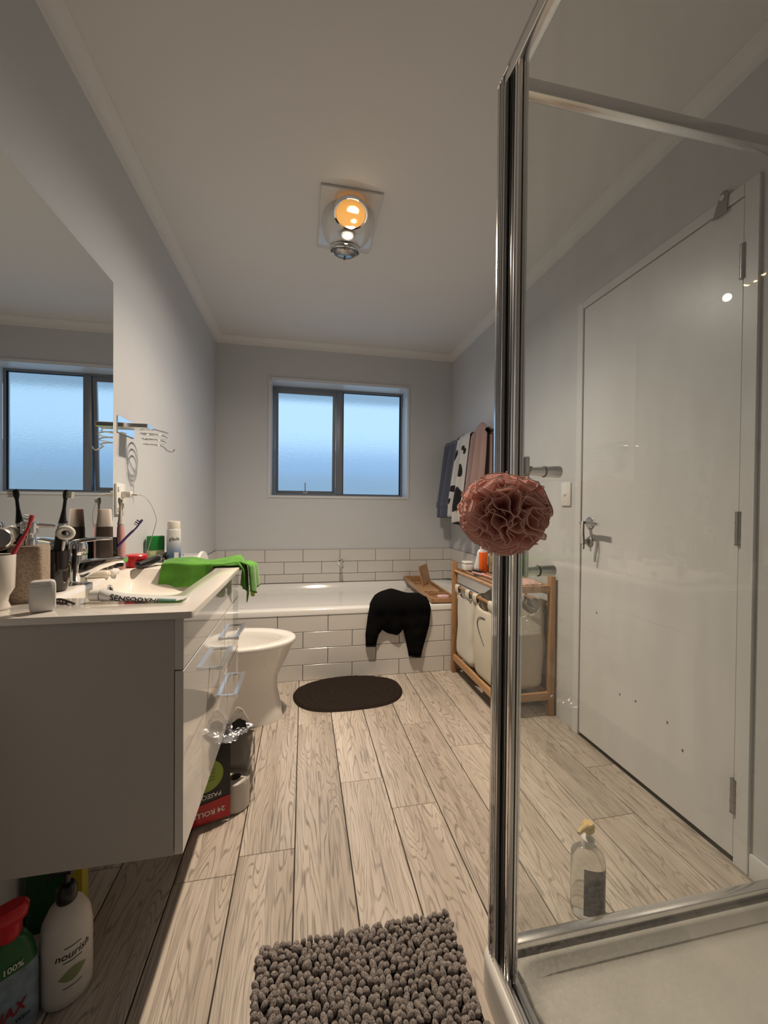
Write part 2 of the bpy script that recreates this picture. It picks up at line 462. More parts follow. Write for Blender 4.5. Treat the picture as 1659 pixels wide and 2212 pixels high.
box('grout', (XR - 0.005, 2.50, 0.43), (XR - 0.0003, YB, 0.7095), GROUT, wr)
tile_run(wr, 'x', XR - 0.004, 2.502, YB - 0.009, TZ, YB)
# tiled front of the built-in bath
YT = 2.4995
wall_bath = S(box('wall_bath', (XL, YT + 0.006, -0.05), (XR, YT + 0.05, 0.400), GROUT))
tile_run(wall_bath, 'y', YT + 0.005, XL + 0.002, XR - 0.002, [(0.2985, 0.402, 0.0), (0.198, 0.2985, 0.151), (0.097, 0.198, 0.0), (0.0, 0.097, 0.151)], -0.1487)

# ------------------------------------------------------------------ window
win = S(thing('window_1', (0.3, YB, WZ0), None, None))
for nm, lo, hi in [('reveal_lining', (WX0 - 0.0, YB - 0.001, WZ0), (WX0 + 0.006, YB + 0.165, WZ1)), ('reveal_lining', (WX1 - 0.006, YB - 0.001, WZ0), (WX1, YB + 0.165, WZ1)), ('reveal_lining', (WX0, YB - 0.001, WZ1 - 0.006), (WX1, YB + 0.165, WZ1)), ('window_sill', (WX0, YB - 0.002, WZ0 - 0.004), (WX1, YB + 0.165, WZ0 + 0.006))]:
    box(nm, lo, hi, GLOSSW, win)
for lo, hi in [((WX0 - 0.016, YB - 0.008, WZ0 - 0.016), (WX0, YB, WZ1 + 0.016)), ((WX1, YB - 0.008, WZ0 - 0.016), (WX1 + 0.013, YB, WZ1 + 0.016)), ((WX0, YB - 0.008, WZ1), (WX1, YB, WZ1 + 0.016)), ((WX0, YB - 0.008, WZ0 - 0.014), (WX1, YB, WZ0))]:
    box('reveal_edge', lo, hi, GLOSSW, win, 0.002)
YW = 3.548
def frame4(name, x0, x1, z0, z1, w, y0, y1, m, par, M=None):
    obs = []
    for lo, hi in [((x0, y0, z0), (x0 + w, y1, z1)), ((x1 - w, y0, z0), (x1, y1, z1)), ((x0 + w, y0, z1 - w), (x1 - w, y1, z1)), ((x0 + w, y0, z0), (x1 - w, y1, z0 + w))]:
        obs.append(box(name, lo, hi, m, par, 0.002, 1, M))
    return obs
frame4('window_frame', WX0 + 0.006, WX1 - 0.006, WZ0 + 0.006, WZ1 - 0.006, 0.018, YW, YW + 0.05, ALUD, win)
box('mullion', (0.277, YW - 0.004, WZ0 + 0.024), (0.334, YW + 0.05, WZ1 - 0.024), ALUD, win, 0.002)
# fixed pane on the right
frame4('glazing_bead', 0.334, WX1 - 0.024, WZ0 + 0.02, WZ1 - 0.02, 0.009, YW + 0.012, YW + 0.04, RUBBER, win)
fp = box('pane', (0.338, YW + 0.022, WZ0 + 0.024), (WX1 - 0.026, YW + 0.026, WZ1 - 0.024), FROST, win)
# awning sash on the left, hung from its head and pushed a little open at the foot
hz = WZ1 - 0.03
SM = T(0, YW + 0.012, hz) @ rot('X', 3.2) @ T(0, -(YW + 0.012), -hz)
sash = box('sash', (-0.242, YW, WZ0 + 0.026), (-0.215, YW + 0.03, hz), ALUD, win, 0.002, 1, SM)
for lo, hi in [((0.246, YW, WZ0 + 0.026), (0.274, YW + 0.03, hz)), ((-0.215, YW, hz - 0.034), (0.246, YW + 0.03, hz)), ((-0.215, YW, WZ0 + 0.026), (0.246, YW + 0.03, WZ0 + 0.052))]:
    box('sash_rail', lo, hi, ALUD, win, 0.002, 1, SM)
box('pane', (-0.218, YW + 0.014, WZ0 + 0.049), (0.249, YW + 0.018, hz - 0.03), FROST, win, 0, 1, SM)
st = box('window_stay', (-0.005, YW - 0.012, WZ0 + 0.03), (0.033, YW, WZ0 + 0.042), WHITEP, win, 0.002, 1, SM)
box('stay_lever', (0.009, YW - 0.016, WZ0 + 0.036), (0.017, YW - 0.006, WZ0 + 0.125), GREYP, st, 0.002, 1, SM)
# outside the window: eave, fence, lawn
S(box('trim_eave', (-2.0, YB + 0.25, 2.17), (3.0, 4.32, 2.25), mat('eave_paint', (0.55, 0.58, 0.6), 0.8)))
g = tag(box('lawn', (-4, YB + 0.18, -0.25), (5, 9, -0.2), mat('lawn_green', (0.10, 0.14, 0.05), 0.95, var=0.3, vscale=20)), 'green lawn outside below the frosted window', 'lawn'); g['kind'] = 'structure'
fence = thing('garden_fence', (0.5, 5.6, -0.2), 'grey timber paling fence outside beyond the frosted window', 'fence')
FENM = mat('weathered_timber', (0.30, 0.30, 0.27), 0.85, var=0.15, vscale=5)
for i in range(34):
    x = -2.6 + i * 0.19
    box('paling', (x, 5.6, -0.2), (x + 0.17, 5.62, 1.50 + 0.01 * math.sin(i * 2.3)), FENM, fence)
house = thing('neighbour_roof', (0.5, 11, -0.2), 'blue-grey neighbouring roof outside beyond the fence', 'building')
mesh('roof', [(-9, 10.0, 1.55), (10, 10.0, 1.55), (10, 14.0, 3.0), (-9, 14.0, 3.0), (-9, 14.05, 2.9), (10, 14.05, 2.9), (10, 10.0, 1.45), (-9, 10.0, 1.45)], [(0, 1, 2, 3), (4, 5, 6, 7), (0, 3, 4, 7), (1, 6, 5, 2), (0, 7, 6, 1), (2, 5, 4, 3)], mat('roof_steel', (0.16, 0.24, 0.38), 0.5), house)
box('house_wall', (-8.5, 10.3, -0.2), (9.5, 13.9, 1.5), mat('house_plaster', (0.4, 0.4, 0.38), 0.9), house)
box('fence_rail', (-2.7, 5.62, 0.9), (4.0, 5.67, 1.0), FENM, fence)

# ------------------------------------------------------------------ door in the right wall
door = S(thing('door_1', (XR, (DY0 + DY1) / 2, 0), 'flush white door in the right wall behind the shower glass', None))
leaf = box('door_leaf', (XR - 0.004, DY0, DZ0), (XR + 0.034, DY1, DZ1), GLOSSW, door, 0.0015, 1)
box('gap_dark_sheet', (XR + 0.036, DY0 - 0.011, 0.0), (XR + 0.09, DY1 + 0.011, DZ1 + 0.011), mat('painted_gap_shade', (0.05, 0.045, 0.04), 0.9), door)  # dark sheet behind the leaf; the gap's shade is in its colour
for lo, hi in [((XR - 0.010, DY0 - 0.046, 0.0), (XR + 0.03, DY0 - 0.004, DZ1 + 0.038)), ((XR - 0.010, DY1 + 0.004, 0.0), (XR + 0.03, DY1 + 0.042, DZ1 + 0.038)), ((XR - 0.010, DY0 - 0.004, DZ1 + 0.004), (XR + 0.03, DY1 + 0.004, DZ1 + 0.038))]:
    box('architrave', lo, hi, GLOSSW, door, 0.002, 1)
HINGE = mat('steel_hinge', (0.34, 0.33, 0.33), 0.3, 1.0)
for z in (0.205, 1.01, 1.805):
    h = lathe('hinge', [(0.0075, -0.048), (0.0075, 0.048)], (XR - 0.0095, DY0 - 0.002, z), HINGE, door, 12)
    for dz in (-0.05, -0.017, 0.016, 0.049):
        lathe('knuckle', [(0.0084, -0.0015), (0.0084, 0.0015)], (XR - 0.0095, DY0 - 0.002, z + dz), HINGE, h, 12)
HY = 1.612
hd = lathe('rose', [(0.026, 0.0), (0.026, 0.006), (0.022, 0.010), (0.010, 0.011)], (XR - 0.004, HY, 1.002), CHROME, door, 28, M=rot('Y', -90))
tube('lever', spline([(XR - 0.012, HY, 1.002), (XR - 0.045, HY, 1.002), (XR - 0.058, HY - 0.015, 1.003), (XR - 0.058, HY - 0.06, 1.005), (XR - 0.056, HY - 0.115, 0.999)], 6), [0.009] * 6 + [0.0095] * 8 + [0.008] * 11, CHROME, hd, 12)
tr = lathe('privacy_rose', [(0.022, 0.0), (0.022, 0.005), (0.019, 0.008), (0.010, 0.009)], (XR - 0.004, HY, 0.917), mat('satin_steel', (0.45, 0.43, 0.40), 0.28, 1.0), door, 24, M=rot('Y', -90))
box('turn', (XR - 0.030, HY - 0.004, 0.905), (XR - 0.012, HY + 0.004, 0.929), MATS['satin_steel'], tr, 0.002)
box('screw_hole', (XR - 0.0045, 1.34, 0.31), (XR - 0.0035, 1.346, 0.318), BLACKP, leaf)
for (yy, zz) in ((1.42, 0.30), (1.20, 0.30), (1.14, 0.235), (1.56, 0.60)):
    box('scuff', (XR - 0.0046, yy, zz), (XR - 0.0036, yy + 0.006, zz + 0.009), mat('scuff_mark', (0.12, 0.11, 0.10), 0.9), leaf)

# ------------------------------------------------------------------ ceiling heater lamp
LX, LY = 0.194, 1.905
lamp = thing('ceiling_heat_lamp', (LX, LY, ZC), 'white ceiling heater unit with two heat bulbs, one glowing amber', 'lamp')
LAMPW = mat('lamp_white_enamel', (0.72, 0.71, 0.70), 0.12, coat=0.5)
box('mounting_plate', (LX - 0.132, LY - 0.205, ZC - 0.012), (LX + 0.132, LY + 0.205, ZC - 0.0005), LAMPW, lamp, 0.003)
# barrel-shaped housing between the bulbs
rings = []
for (k, z) in [(1.0, 0.012), (0.985, 0.026), (0.93, 0.042), (0.84, 0.054), (0.6, 0.058)]:
    rings.append([(LX + x * 1.0, LY + y, ZC - z) for x, y, _ in circ(0, 0, 0, 0.118 * k, 0.152 * k, 40, 2.6)])
loft('housing', rings, LAMPW, lamp, ang=50)
def heat_bulb(y, lit, tilt):
    M = T(LX, y, ZC - 0.060) @ rot('X', tilt)
    nm = 'heat_bulb'
    ring = loft('bulb_ring', [[M @ Vector(p) for p in circ(0, 0, z, r, None, 40)] for r, z in [(0.074, 0.015), (0.076, -0.002), (0.073, -0.006), (0.066, -0.005), (0.062, 0.008)]], CHROME, lamp, False, False)
    if lit:
        gm = mat('glowing_heat_bulb', (0.9, 0.55, 0.2), 0.2, emit=(1.0, 0.45, 0.10), estr=0.38)
    else:
        gm = mat('dark_heat_bulb', (0.42, 0.41, 0.40), 0.1, 0.9)
    prof = [(0.063, 0.006), (0.062, -0.006), (0.055, -0.018), (0.042, -0.026), (0.026, -0.031), (0.010, -0.033), (0.001, -0.0332)]
    b = loft(nm, [[M @ Vector(p) for p in circ(0, 0, z, r, None, 36)] for r, z in prof], gm, lamp, True, True, ang=80)
    if lit:
        rm = mat('amber_lens_rib', (1, 0.7, 0.3), 0.3, emit=(1.0, 0.62, 0.20), estr=0.9)
        for k in (0.036, 0.046, 0.056):
            tube('lens_rib', [M @ Vector(p) for p in circ(0, 0, -0.0335 + k * k * 7.2, k, None, 28)], 0.0016, rm, b, 5, True)
        fm = mat('white_hot_filament', (1, 0.9, 0.7), 0.4, emit=(1.0, 0.86, 0.52), estr=14.0)
        for (dx, dy, rr) in ((0.004, -0.034, 0.026), (0.003, 0.036, 0.022), (0.012, 0.004, 0.012)):
            zz = -0.034 + 0.2 * (dx * dx + dy * dy) / 0.03
            loft('filament', [[M @ Vector(p) for p in circ(dx, dy, zz + d, rr * k, rr * 0.7 * k, 16)] for k, d in ((1, 0.006), (0.9, -0.001), (0.3, -0.003))], fm, b, True, True)
    else:
        for k in (0.030, 0.045):
            tube('reflector_rib', [M @ Vector(p) for p in circ(0, 0, -0.034 + k * k * 8, k, None, 28)], 0.0012, BLACKP, b, 5, True)
        box('filament', (-0.004, -0.02, -0.036), (0.004, 0.02, -0.032), BLACKP, b, 0.001, 1, M)
    return b
heat_bulb(LY - 0.135, True, -14)
heat_bulb(LY + 0.125, False, 14)
lathe('light_ring', [(0.036, 0.0), (0.036, 0.006), (0.030, 0.010)], (LX, LY, ZC - 0.068), LAMPW, lamp, 28)
tube('light_bezel', [(x, y, ZC - 0.066) for x, y, _ in circ(LX, LY, 0, 0.032, None, 28)], 0.0035, CHROME, lamp, 8, True)
lathe('light_globe', [(0.022, 0.0), (0.020, -0.008), (0.012, -0.013), (0.001, -0.015)], (LX, LY, ZC - 0.062), mat('warm_globe', (1, 0.95, 0.85), 0.3, emit=(1.0, 0.80, 0.48), estr=14.0), lamp, 24)
sp = bpy.data.lights.new('heat_lamp_light', 'SPOT'); sp.energy = SPOT_W; sp.color = (1.0, 0.81, 0.61); sp.spot_size = math.radians(133); sp.spot_blend = 0.8; sp.shadow_soft_size = 0.035
so = bpy.data.objects.new('heat_lamp_light', sp); COL.objects.link(so); so.location = (LX, LY - 0.142, ZC - 0.100); so.parent = lamp; so.matrix_parent_inverse = Matrix.Translation(-Vector(ORG[lamp.name]))
cs = bpy.data.lights.new('heat_lamp_beam', 'SPOT'); cs.energy = CORE_W; cs.color = (1.0, 0.82, 0.62); cs.spot_size = math.radians(96); cs.spot_blend = 1.0; cs.shadow_soft_size = 0.035
co = bpy.data.objects.new('heat_lamp_beam', cs); COL.objects.link(co); co.location = so.location; co.parent = lamp; co.matrix_parent_inverse = so.matrix_parent_inverse
pt = bpy.data.lights.new('globe_light', 'SPOT'); pt.spot_size = math.radians(168); pt.spot_blend = 0.6; pt.energy = BULB_W; pt.color = (1.0, 0.90, 0.80); pt.shadow_soft_size = 0.022
po = bpy.data.objects.new('globe_light', pt); COL.objects.link(po); po.location = (LX, LY, ZC - 0.112); po.parent = lamp; po.matrix_parent_inverse = Matrix.Translation(-Vector(ORG[lamp.name]))

# ------------------------------------------------------------------ bath
bath = thing('bathtub', (0.3, 2.95, 0.0), 'white built-in bathtub behind the tiled panel under the window', 'bathtub')
bx0, bx1, by0, by1 = XL + 0.002, XR - 0.006, 2.492, YB - 0.006
cx, cy = (bx0 + bx1) / 2, (by0 + by1) / 2
hx, hy = (bx1 - bx0) / 2, (by1 - by0) / 2
def rr(z, ax, ay, e, ox=0, oy=0, n=72): return circ(cx + ox, cy + oy, z, ax, ay, n, e)
rings = [rr(0.402, hx, hy, 26), rr(0.428, hx, hy, 26), rr(0.436, hx - 0.003, hy - 0.003, 26), rr(0.439, hx - 0.012, hy - 0.012, 24), rr(0.441, hx - 0.06, hy - 0.045, 12, 0, 0.005), rr(0.439, hx - 0.095, hy - 0.062, 7, 0, 0.012), rr(0.430, hx - 0.115, hy - 0.075, 6, 0, 0.012),
         rr(0.30, hx - 0.15, hy - 0.10, 5, 0, 0.012), rr(0.14, hx - 0.21, hy - 0.13, 4.5, 0, 0.012), rr(0.085, hx - 0.27, hy - 0.18, 4, 0, 0.012), rr(0.075, hx - 0.5, hy - 0.27, 3, 0, 0.012)]
loft('tub_shell', rings, ACRYL, bath, True, True, ang=60)
spt = thing('bath_spout', (0.305, YB - 0.008, 0.595), 'small chrome bath spout on the tiles under the window', 'spout')
lathe('cover_plate', [(0.027, 0.0), (0.027, 0.006), (0.018, 0.012)], (0.305, YB - 0.0085, 0.605), CHROME, spt, 24, M=rot('X', 90))
tube('spout_tube', spline([(0.305, YB - 0.012, 0.605), (0.307, YB - 0.07, 0.603), (0.309, YB - 0.105, 0.592), (0.311, YB - 0.118, 0.565)], 5), 0.012, CHROME, spt, 12)

# ------------------------------------------------------------------ vanity unit
VY0, VY1, VX0, VX1, VZ0, VZT = 0.946, 1.703, XL + 0.002, -0.255, 0.297, 0.8332
van = thing('vanity_cabinet', (-0.46, 1.32, VZ0), 'white wall-hung vanity cabinet with glossy fronts and chrome bar handles', 'cabinet')
zt = VZT - 0.0155
body = boxes('carcass', [((VX0, VY0, VZ0), (VX1 - 0.019, VY0 + 0.016, zt)), ((VX0, VY1 - 0.016, VZ0), (VX1 - 0.019, VY1, zt)), ((VX0, VY0 + 0.016, VZ0), (VX1 - 0.019, VY1 - 0.016, VZ0 + 0.016)), ((VX0, VY0 + 0.016, VZ0 + 0.016), (VX0 + 0.006, VY1 - 0.016, zt)), ((VX1 - 0.0189, VY0, 0.7035), (VX1 - 0.0183, VY0 + 0.016, zt))], LACQS, van)
box('fascia', (VX1 - 0.0185, VY0, 0.7045), (VX1, VY1, VZT - 0.0165), LACQ, van, 0.001, 1)
YS = 1.414
def front(nm, y0, y1, z0, z1, hy0, hy1, hz):
    d = box(nm, (VX1 - 0.0175, y0, z0), (VX1, y1, z1), LACQ, van, 0.001, 1)
    h = box('handle', (VX1 + 0.021, hy0, hz - 0.006), (VX1 + 0.035, hy1, hz + 0.006), SATIN, d, 0.001, 1)
    for y in (hy0, hy1 - 0.008):
        box('handle_post', (VX1, y, hz - 0.005), (VX1 + 0.0215, y + 0.009, hz + 0.004), SATIN, d, 0.001, 1)
front('cabinet_door', VY0, YS - 0.0015, VZ0, 0.7015, 1.195, 1.365, 0.607)
front('drawer', YS + 0.0015, VY1, 0.504, 0.7015, 1.488, 1.660, 0.598)
front('drawer', YS + 0.0015, VY1, VZ0, 0.501, 1.465, 1.66, 0.405)
# basin top
top = thing('washbasin', (-0.45, 1.32, VZT - 0.016), 'white ceramic vanity top with inset rectangular basin', 'basin')
ty0, ty1, tx0, tx1 = 0.938, 1.708, XL + 0.0015, -0.2345
ox, oy = (tx0 + tx1) / 2, (ty0 + ty1) / 2
ix0, ix1, iy0, iy1 = -0.612, -0.318, 1.118, 1.60
jx, jy = (ix0 + ix1) / 2, (iy0 + iy1) / 2
hx, hy, kx, ky = (tx1 - tx0) / 2, (ty1 - ty0) / 2, (ix1 - ix0) / 2, (iy1 - iy0) / 2
N = 64
def O(z, d, e=60): return circ(ox, oy, z, hx - d, hy - d, N, e)
def I(z, ax, ay, e): return circ(jx, jy, z, ax, ay, N, e)
rings = [O(VZT - 0.015, 0), O(VZT - 0.003, 0), O(VZT - 0.0006, 0.0008), O(VZT, 0.003), I(VZT, kx + 0.003, ky + 0.003, 16), I(VZT - 0.003, kx, ky, 16), I(VZT - 0.03, kx - 0.004, ky - 0.012, 12), I(VZT - 0.075, kx - 0.012, ky - 0.05, 8), I(VZT - 0.095, kx - 0.03, ky - 0.09, 6), I(VZT - 0.102, kx - 0.08, ky - 0.15, 4), I(VZT - 0.104, 0.02, 0.02, 2)]
CERTOP = mat('cream_white_ceramic', (0.78, 0.74, 0.69), 0.1, coat=0.4)
loft('ceramic_top', rings, CERTOP, top, False, True, ang=50)
lathe('waste_plug', [(0.021, 0.0), (0.021, 0.004), (0.012, 0.007), (0.001, 0.0075)], (jx, jy, VZT - 0.1038), CHROME, top, 24)
ovf = T(ix0 + 0.007, 1.43, VZT - 0.040) @ rot('Y', 82)
tube('overflow_ring', [ovf @ Vector(p) for p in circ(0, 0, 0.002, 0.0115, None, 24)], 0.0032, CHROME, top, 8, True)
loft('overflow_hole', [[ovf @ Vector(p) for p in circ(0, 0, z, 0.010, None, 20)] for z in (0.0, 0.001)], RUBBER, top)

# ------------------------------------------------------------------ mixer tap
tap = thing('basin_mixer_tap', (-0.6525, 1.338, VZT), 'chrome single-lever mixer tap beside the basin', 'tap')
tx, tyy = -0.6525, 1.338
lathe('tap_base', [(0.026, 0.0), (0.026, 0.004), (0.023, 0.007)], (tx, tyy, VZT), CHROME, tap, 28)
def sec(x, z, w, h, n=20): # cross-section ring in the plane perpendicular to X
    return [(x, tyy + w * math.copysign(abs(math.cos(2 * PI * k / n)) ** 0.6, math.cos(2 * PI * k / n)), z + h * math.copysign(abs(math.sin(2 * PI * k / n)) ** 0.6, math.sin(2 * PI * k / n))) for k in range(n)]
bodyr = []
for z, rx, dx in [(0.006, 0.0255, 0.0), (0.03, 0.0250, 0.0), (0.07, 0.0245, 0.001), (0.082, 0.0235, 0.002)]:
    bodyr.append(circ(tx + dx, tyy, VZT + z, rx, rx, 28))
loft('tap_body', bodyr, CHROME, tap)
loft('spout', [sec(tx + 0.010, VZT + 0.038, 0.021, 0.030), sec(tx + 0.035, VZT + 0.047, 0.020, 0.024), sec(tx + 0.07, VZT + 0.057, 0.018, 0.016), sec(tx + 0.105, VZT + 0.065, 0.017, 0.011), sec(tx + 0.130, VZT + 0.067, 0.0165, 0.009)], CHROME, tap, ang=60)
lathe('aerator', [(0.010, 0.0), (0.010, -0.010), (0.008, -0.011)], (tx + 0.113, tyy, VZT + 0.057), RUBBER, tap, 18)
lev = lathe('lever_cap', [(0.0238, 0.0), (0.0250, 0.006), (0.0250, 0.028), (0.021, 0.038), (0.010, 0.043), (0.001, 0.0435)], (tx + 0.002, tyy, VZT + 0.083), CHROME, tap, 28)
loft('lever', [sec(tx - 0.004, VZT + 0.120, 0.019, 0.008), sec(tx + 0.03, VZT + 0.127, 0.016, 0.007), sec(tx + 0.06, VZT + 0.130, 0.013, 0.0055), sec(tx + 0.090, VZT + 0.130, 0.010, 0.0045)], CHROME, lev)
lathe('hot_dot', [(0.0028, 0), (0.0028, 0.001)], (tx + 0.0235, tyy - 0.012, VZT + 0.098), REDP, lev, 12, M=rot('Z', -30) @ rot('Y', 90))

# ------------------------------------------------------------------ mirror
mir = thing('wall_mirror', (XL, 1.27, 0.87), 'large frameless mirror on the left wall above the vanity', 'mirror')
box('mirror_glass', (XL + 0.0045, 0.90, 0.872), (XL + 0.0055, 1.623, 1.8646), MIRROR, mir)
box('mirror_backing', (XL + 0.0003, 0.902, 0.874), (XL + 0.0045, 1.621, 1.8626), BLACKP, mir)

# ------------------------------------------------------------------ toilet
toi = thing('toilet', (-0.36, 2.10, 0.0), 'white ceramic toilet with its seat raised between vanity and bath', 'toilet')
ty = 2.105
def egg(z, xb, xf, w, n=48, e=2.0):
    out = []; xm = xb + (xf - xb) * 0.42
    for i in range(n):
        t = 2 * PI * i / n; c, s = math.cos(t), math.sin(t)
        a = (xf - xm) if c > 0 else (xm - xb)
        out.append((xm + a * math.copysign(abs(c) ** (2 / e), c), ty + w * math.copysign(abs(s) ** (2 / e), s), z))
    return out
rings = [egg(0.0, -0.60, -0.098, 0.108, e=2.6), egg(0.012, -0.60, -0.098, 0.108, e=2.6), egg(0.09, -0.60, -0.112, 0.106, e=2.5), egg(0.16, -0.60, -0.125, 0.108, e=2.4), egg(0.215, -0.60, -0.120, 0.118, e=2.3), egg(0.27, -0.60, -0.093, 0.140, e=2.2), egg(0.33, -0.585, -0.062, 0.163, e=2.1), egg(0.372, -0.565, -0.045, 0.174, e=2.1),
         egg(0.382, -0.56, -0.036, 0.180), egg(0.396, -0.56, -0.033, 0.183), egg(0.404, -0.558, -0.037, 0.180), egg(0.406, -0.55, -0.050, 0.168), egg(0.403, -0.535, -0.090, 0.134), egg(0.396, -0.525, -0.098, 0.126), egg(0.37, -0.50, -0.105, 0.122), egg(0.30, -0.46, -0.15, 0.10), egg(0.24, -0.40, -0.22, 0.07), egg(0.22, -0.36, -0.27, 0.03)]
loft('bowl', rings, CERAM, toi, True, True, ang=70)
box('cistern', (XL + 0.004, ty - 0.215, 0.395), (-0.535, ty + 0.185, 0.782), CERAM, toi, 0.025, 4)
lid = box('cistern_lid', (XL + 0.003, ty - 0.222, 0.782), (-0.528, ty + 0.192, 0.812), CERAM, toi, 0.010, 3)
lathe('flush_button', [(0.021, 0), (0.021, 0.005), (0.016, 0.007), (0.001, 0.007)], (-0.61, ty + 0.08, 0.812), CHROME, lid, 24)
HM = T(-0.500, 0, 0.420) @ rot('Y', -88) @ T(0.500, 0, -0.420)
def ring2(z, xb, xf, w, M): return [M @ Vector(p) for p in egg(z, xb, xf, w)]
loft('toilet_seat', [ring2(z, xb, xf, w, HM) for z, xb, xf, w in [(0.412, -0.49, -0.080, 0.178), (0.424, -0.49, -0.078, 0.180), (0.431, -0.485, -0.087, 0.172), (0.431, -0.44, -0.118, 0.128), (0.424, -0.43, -0.125, 0.120), (0.412, -0.43, -0.125, 0.120), (0.412, -0.49, -0.080, 0.178)]], WHITEP, toi, False, False, ang=70)
LM = T(-0.512, 0, 0.420) @ rot('Y', -87) @ T(0.512, 0, -0.420)
loft('toilet_lid', [ring2(z, xb, xf, w, LM) for z, xb, xf, w in [(0.420, -0.50, -0.140, 0.150), (0.432, -0.50, -0.138, 0.152), (0.436, -0.49, -0.15, 0.14)]], WHITEP, toi)
for s in (-1, 1):
    lathe('seat_hinge', [(0.011, -0.018), (0.011, 0.018)], (-0.505, ty + s * 0.075, 0.420), CHROME, toi, 14, M=rot('X', 90))

# ------------------------------------------------------------------ shower enclosure
sh = thing('shower_enclosure', (0.84, 0.38, 0.0), 'framed glass corner shower with polished metal posts and white tray', 'shower')
# tray with a raised, rounded rim
sx0, sx1, sy0, sy1 = 0.394, XR - 0.001, -0.083, 0.838
scx, scy, shx, shy = (sx0 + sx1) / 2, (sy0 + sy1) / 2, (sx1 - sx0) / 2, (sy1 - sy0) / 2
def st_(z, d, e, n=72): return circ(scx, scy, z, shx - d, shy - d, n, e)
tray = loft('shower_tray', [st_(0.0, 0, 30), st_(0.070, 0, 30), st_(0.082, 0.002, 30), st_(0.087, 0.009, 30), st_(0.087, 0.052, 20), st_(0.082, 0.058, 18), st_(0.058, 0.066, 14), st_(0.050, 0.085, 10), st_(0.042, 0.25, 4)], TRAYM, sh, True, True, ang=50)
lathe('tray_waste', [(0.045, 0), (0.045, 0.004), (0.03, 0.007), (0.001, 0.0075)], (scx, scy, 0.042), CHROME, tray, 28)
ZS0, ZS1 = 0.086, 1.975
# corner post (fixed) built from its visible ribs
post = box('corner_post', (0.4085, 0.789, ZS0), (0.438, 0.824, ZS1), BRUSH, sh, 0.003, 2)
for y in (0.7935, 0.8005, 0.8085):
    box('post_rib', (0.4060, y, ZS0), (0.4090, y + 0.0035, ZS1), CHROME, post, 0.001, 1)
box('gasket', (0.4115, 0.7765, ZS0), (0.434, 0.7895, ZS1), RUBBER, sh)
for y in (0.7795, 0.7850):
    box('gasket_fin', (0.4095, y, ZS0), (0.4125, y + 0.0018, ZS1), GREYP, sh)
# door: stile, glass, rails
stile = box('door_stile', (0.4125, 0.738, ZS0 + 0.012), (0.4345, 0.7755, ZS1 - 0.006), BRUSH, sh, 0.003, 2)
box('stile_groove_shade', (0.4118, 0.757, ZS0 + 0.014), (0.4128, 0.7625, ZS1 - 0.008), RUBBER, stile)  # black strips on the stile face paint the shade of grooves
box('stile_groove_shade', (0.4118, 0.7675, ZS0 + 0.014), (0.4128, 0.7705, ZS1 - 0.008), RUBBER, stile)
box('stile_bead', (0.4108, 0.7455, ZS0 + 0.014), (0.4132, 0.7500, ZS1 - 0.008), CHROME, stile, 0.001, 1)
box('stile_groove_shade', (0.4200, 0.7374, ZS0 + 0.014), (0.4230, 0.7384, ZS1 - 0.008), RUBBER, stile)
box('stile_bead', (0.4275, 0.7362, ZS0 + 0.014), (0.4320, 0.7384, ZS1 - 0.008), CHROME, stile, 0.001, 1)
box('door_glass', (0.4205, -0.04, ZS0 + 0.02), (0.4245, 0.740, ZS1 - 0.02), SGLASS, sh)
box('door_stile', (0.4125, -0.075, ZS0 + 0.012), (0.4345, -0.038, ZS1 - 0.006), BRUSH, sh, 0.003, 2)
box('door_top_rail', (0.4085, -0.08, ZS1 - 0.022), (0.4375, 0.800, ZS1 + 0.012), BRUSH, sh, 0.003, 2)
box('track_lip', (0.4395, -0.08, ZS1 - 0.012), (0.4425, 0.800, ZS1 + 0.016), BRUSH, sh, 0.001, 1)
box('door_sill', (0.4065, -0.08, 0.0865), (0.4385, 0.792, 0.1015), BRUSH, sh, 0.002, 1)
box('sill_groove_shade', (0.4190, -0.08, 0.1012), (0.4290, 0.735, 0.1022), RUBBER, sh)  # black strip on the sill; the groove's darkness is painted
box('sill_lip', (0.4080, -0.08, 0.1010), (0.4110, 0.735, 0.1085), CHROME, sh, 0.001, 1)
# return panel facing the room door
box('panel_glass', (0.436, 0.8055, ZS0 + 0.016), (XR - 0.022, 0.8095, ZS1 - 0.008), SGLASS, sh)
box('panel_top_rail', (0.436, 0.796, ZS1 - 0.016), (XR - 0.002, 0.820, ZS1 + 0.014), BRUSH, sh, 0.003, 2)
box('panel_bottom_rail', (0.436, 0.796, 0.0865), (XR - 0.002, 0.820, 0.1085), BRUSH, sh, 0.003, 2)
box('wall_channel', (XR - 0.028, 0.794, 0.087), (XR - 0.001, 0.822, ZS1 + 0.012), BRUSH, sh, 0.003, 2)
box('corner_bracket', (1.150, 0.790, ZS1 - 0.034), (XR - 0.026, 0.7955, ZS1 - 0.014), GREYP, sh, 0.002, 1)
box('mitre_cap', (0.4070, 0.7745, ZS1 + 0.0005), (0.4400, 0.8235, ZS1 + 0.006), CHROME, sh, 0.001, 1)
hp = box('handle_plate', (0.4345, 0.733, 0.925), (0.444, 0.752, 1.168), BRUSH, sh, 0.003, 2)
for (z, yk) in ((1.139, 0.742), (0.934, 0.758)):
    M = T(0.444, yk, z) @ rot('Y', 90)
    k = lathe('knob', [(0.0072, 0.0), (0.0098, 0.034), (0.0128, 0.068), (0.0122, 0.0705), (0.0005, 0.071)], (0, 0, 0), BRUSH, hp, 24, M=M)
    tube('knob_ring', [M @ Vector(p) for p in circ(0, 0, 0.036, 0.0103, None, 22)], 0.0016, RUBBER, k, 6, True)

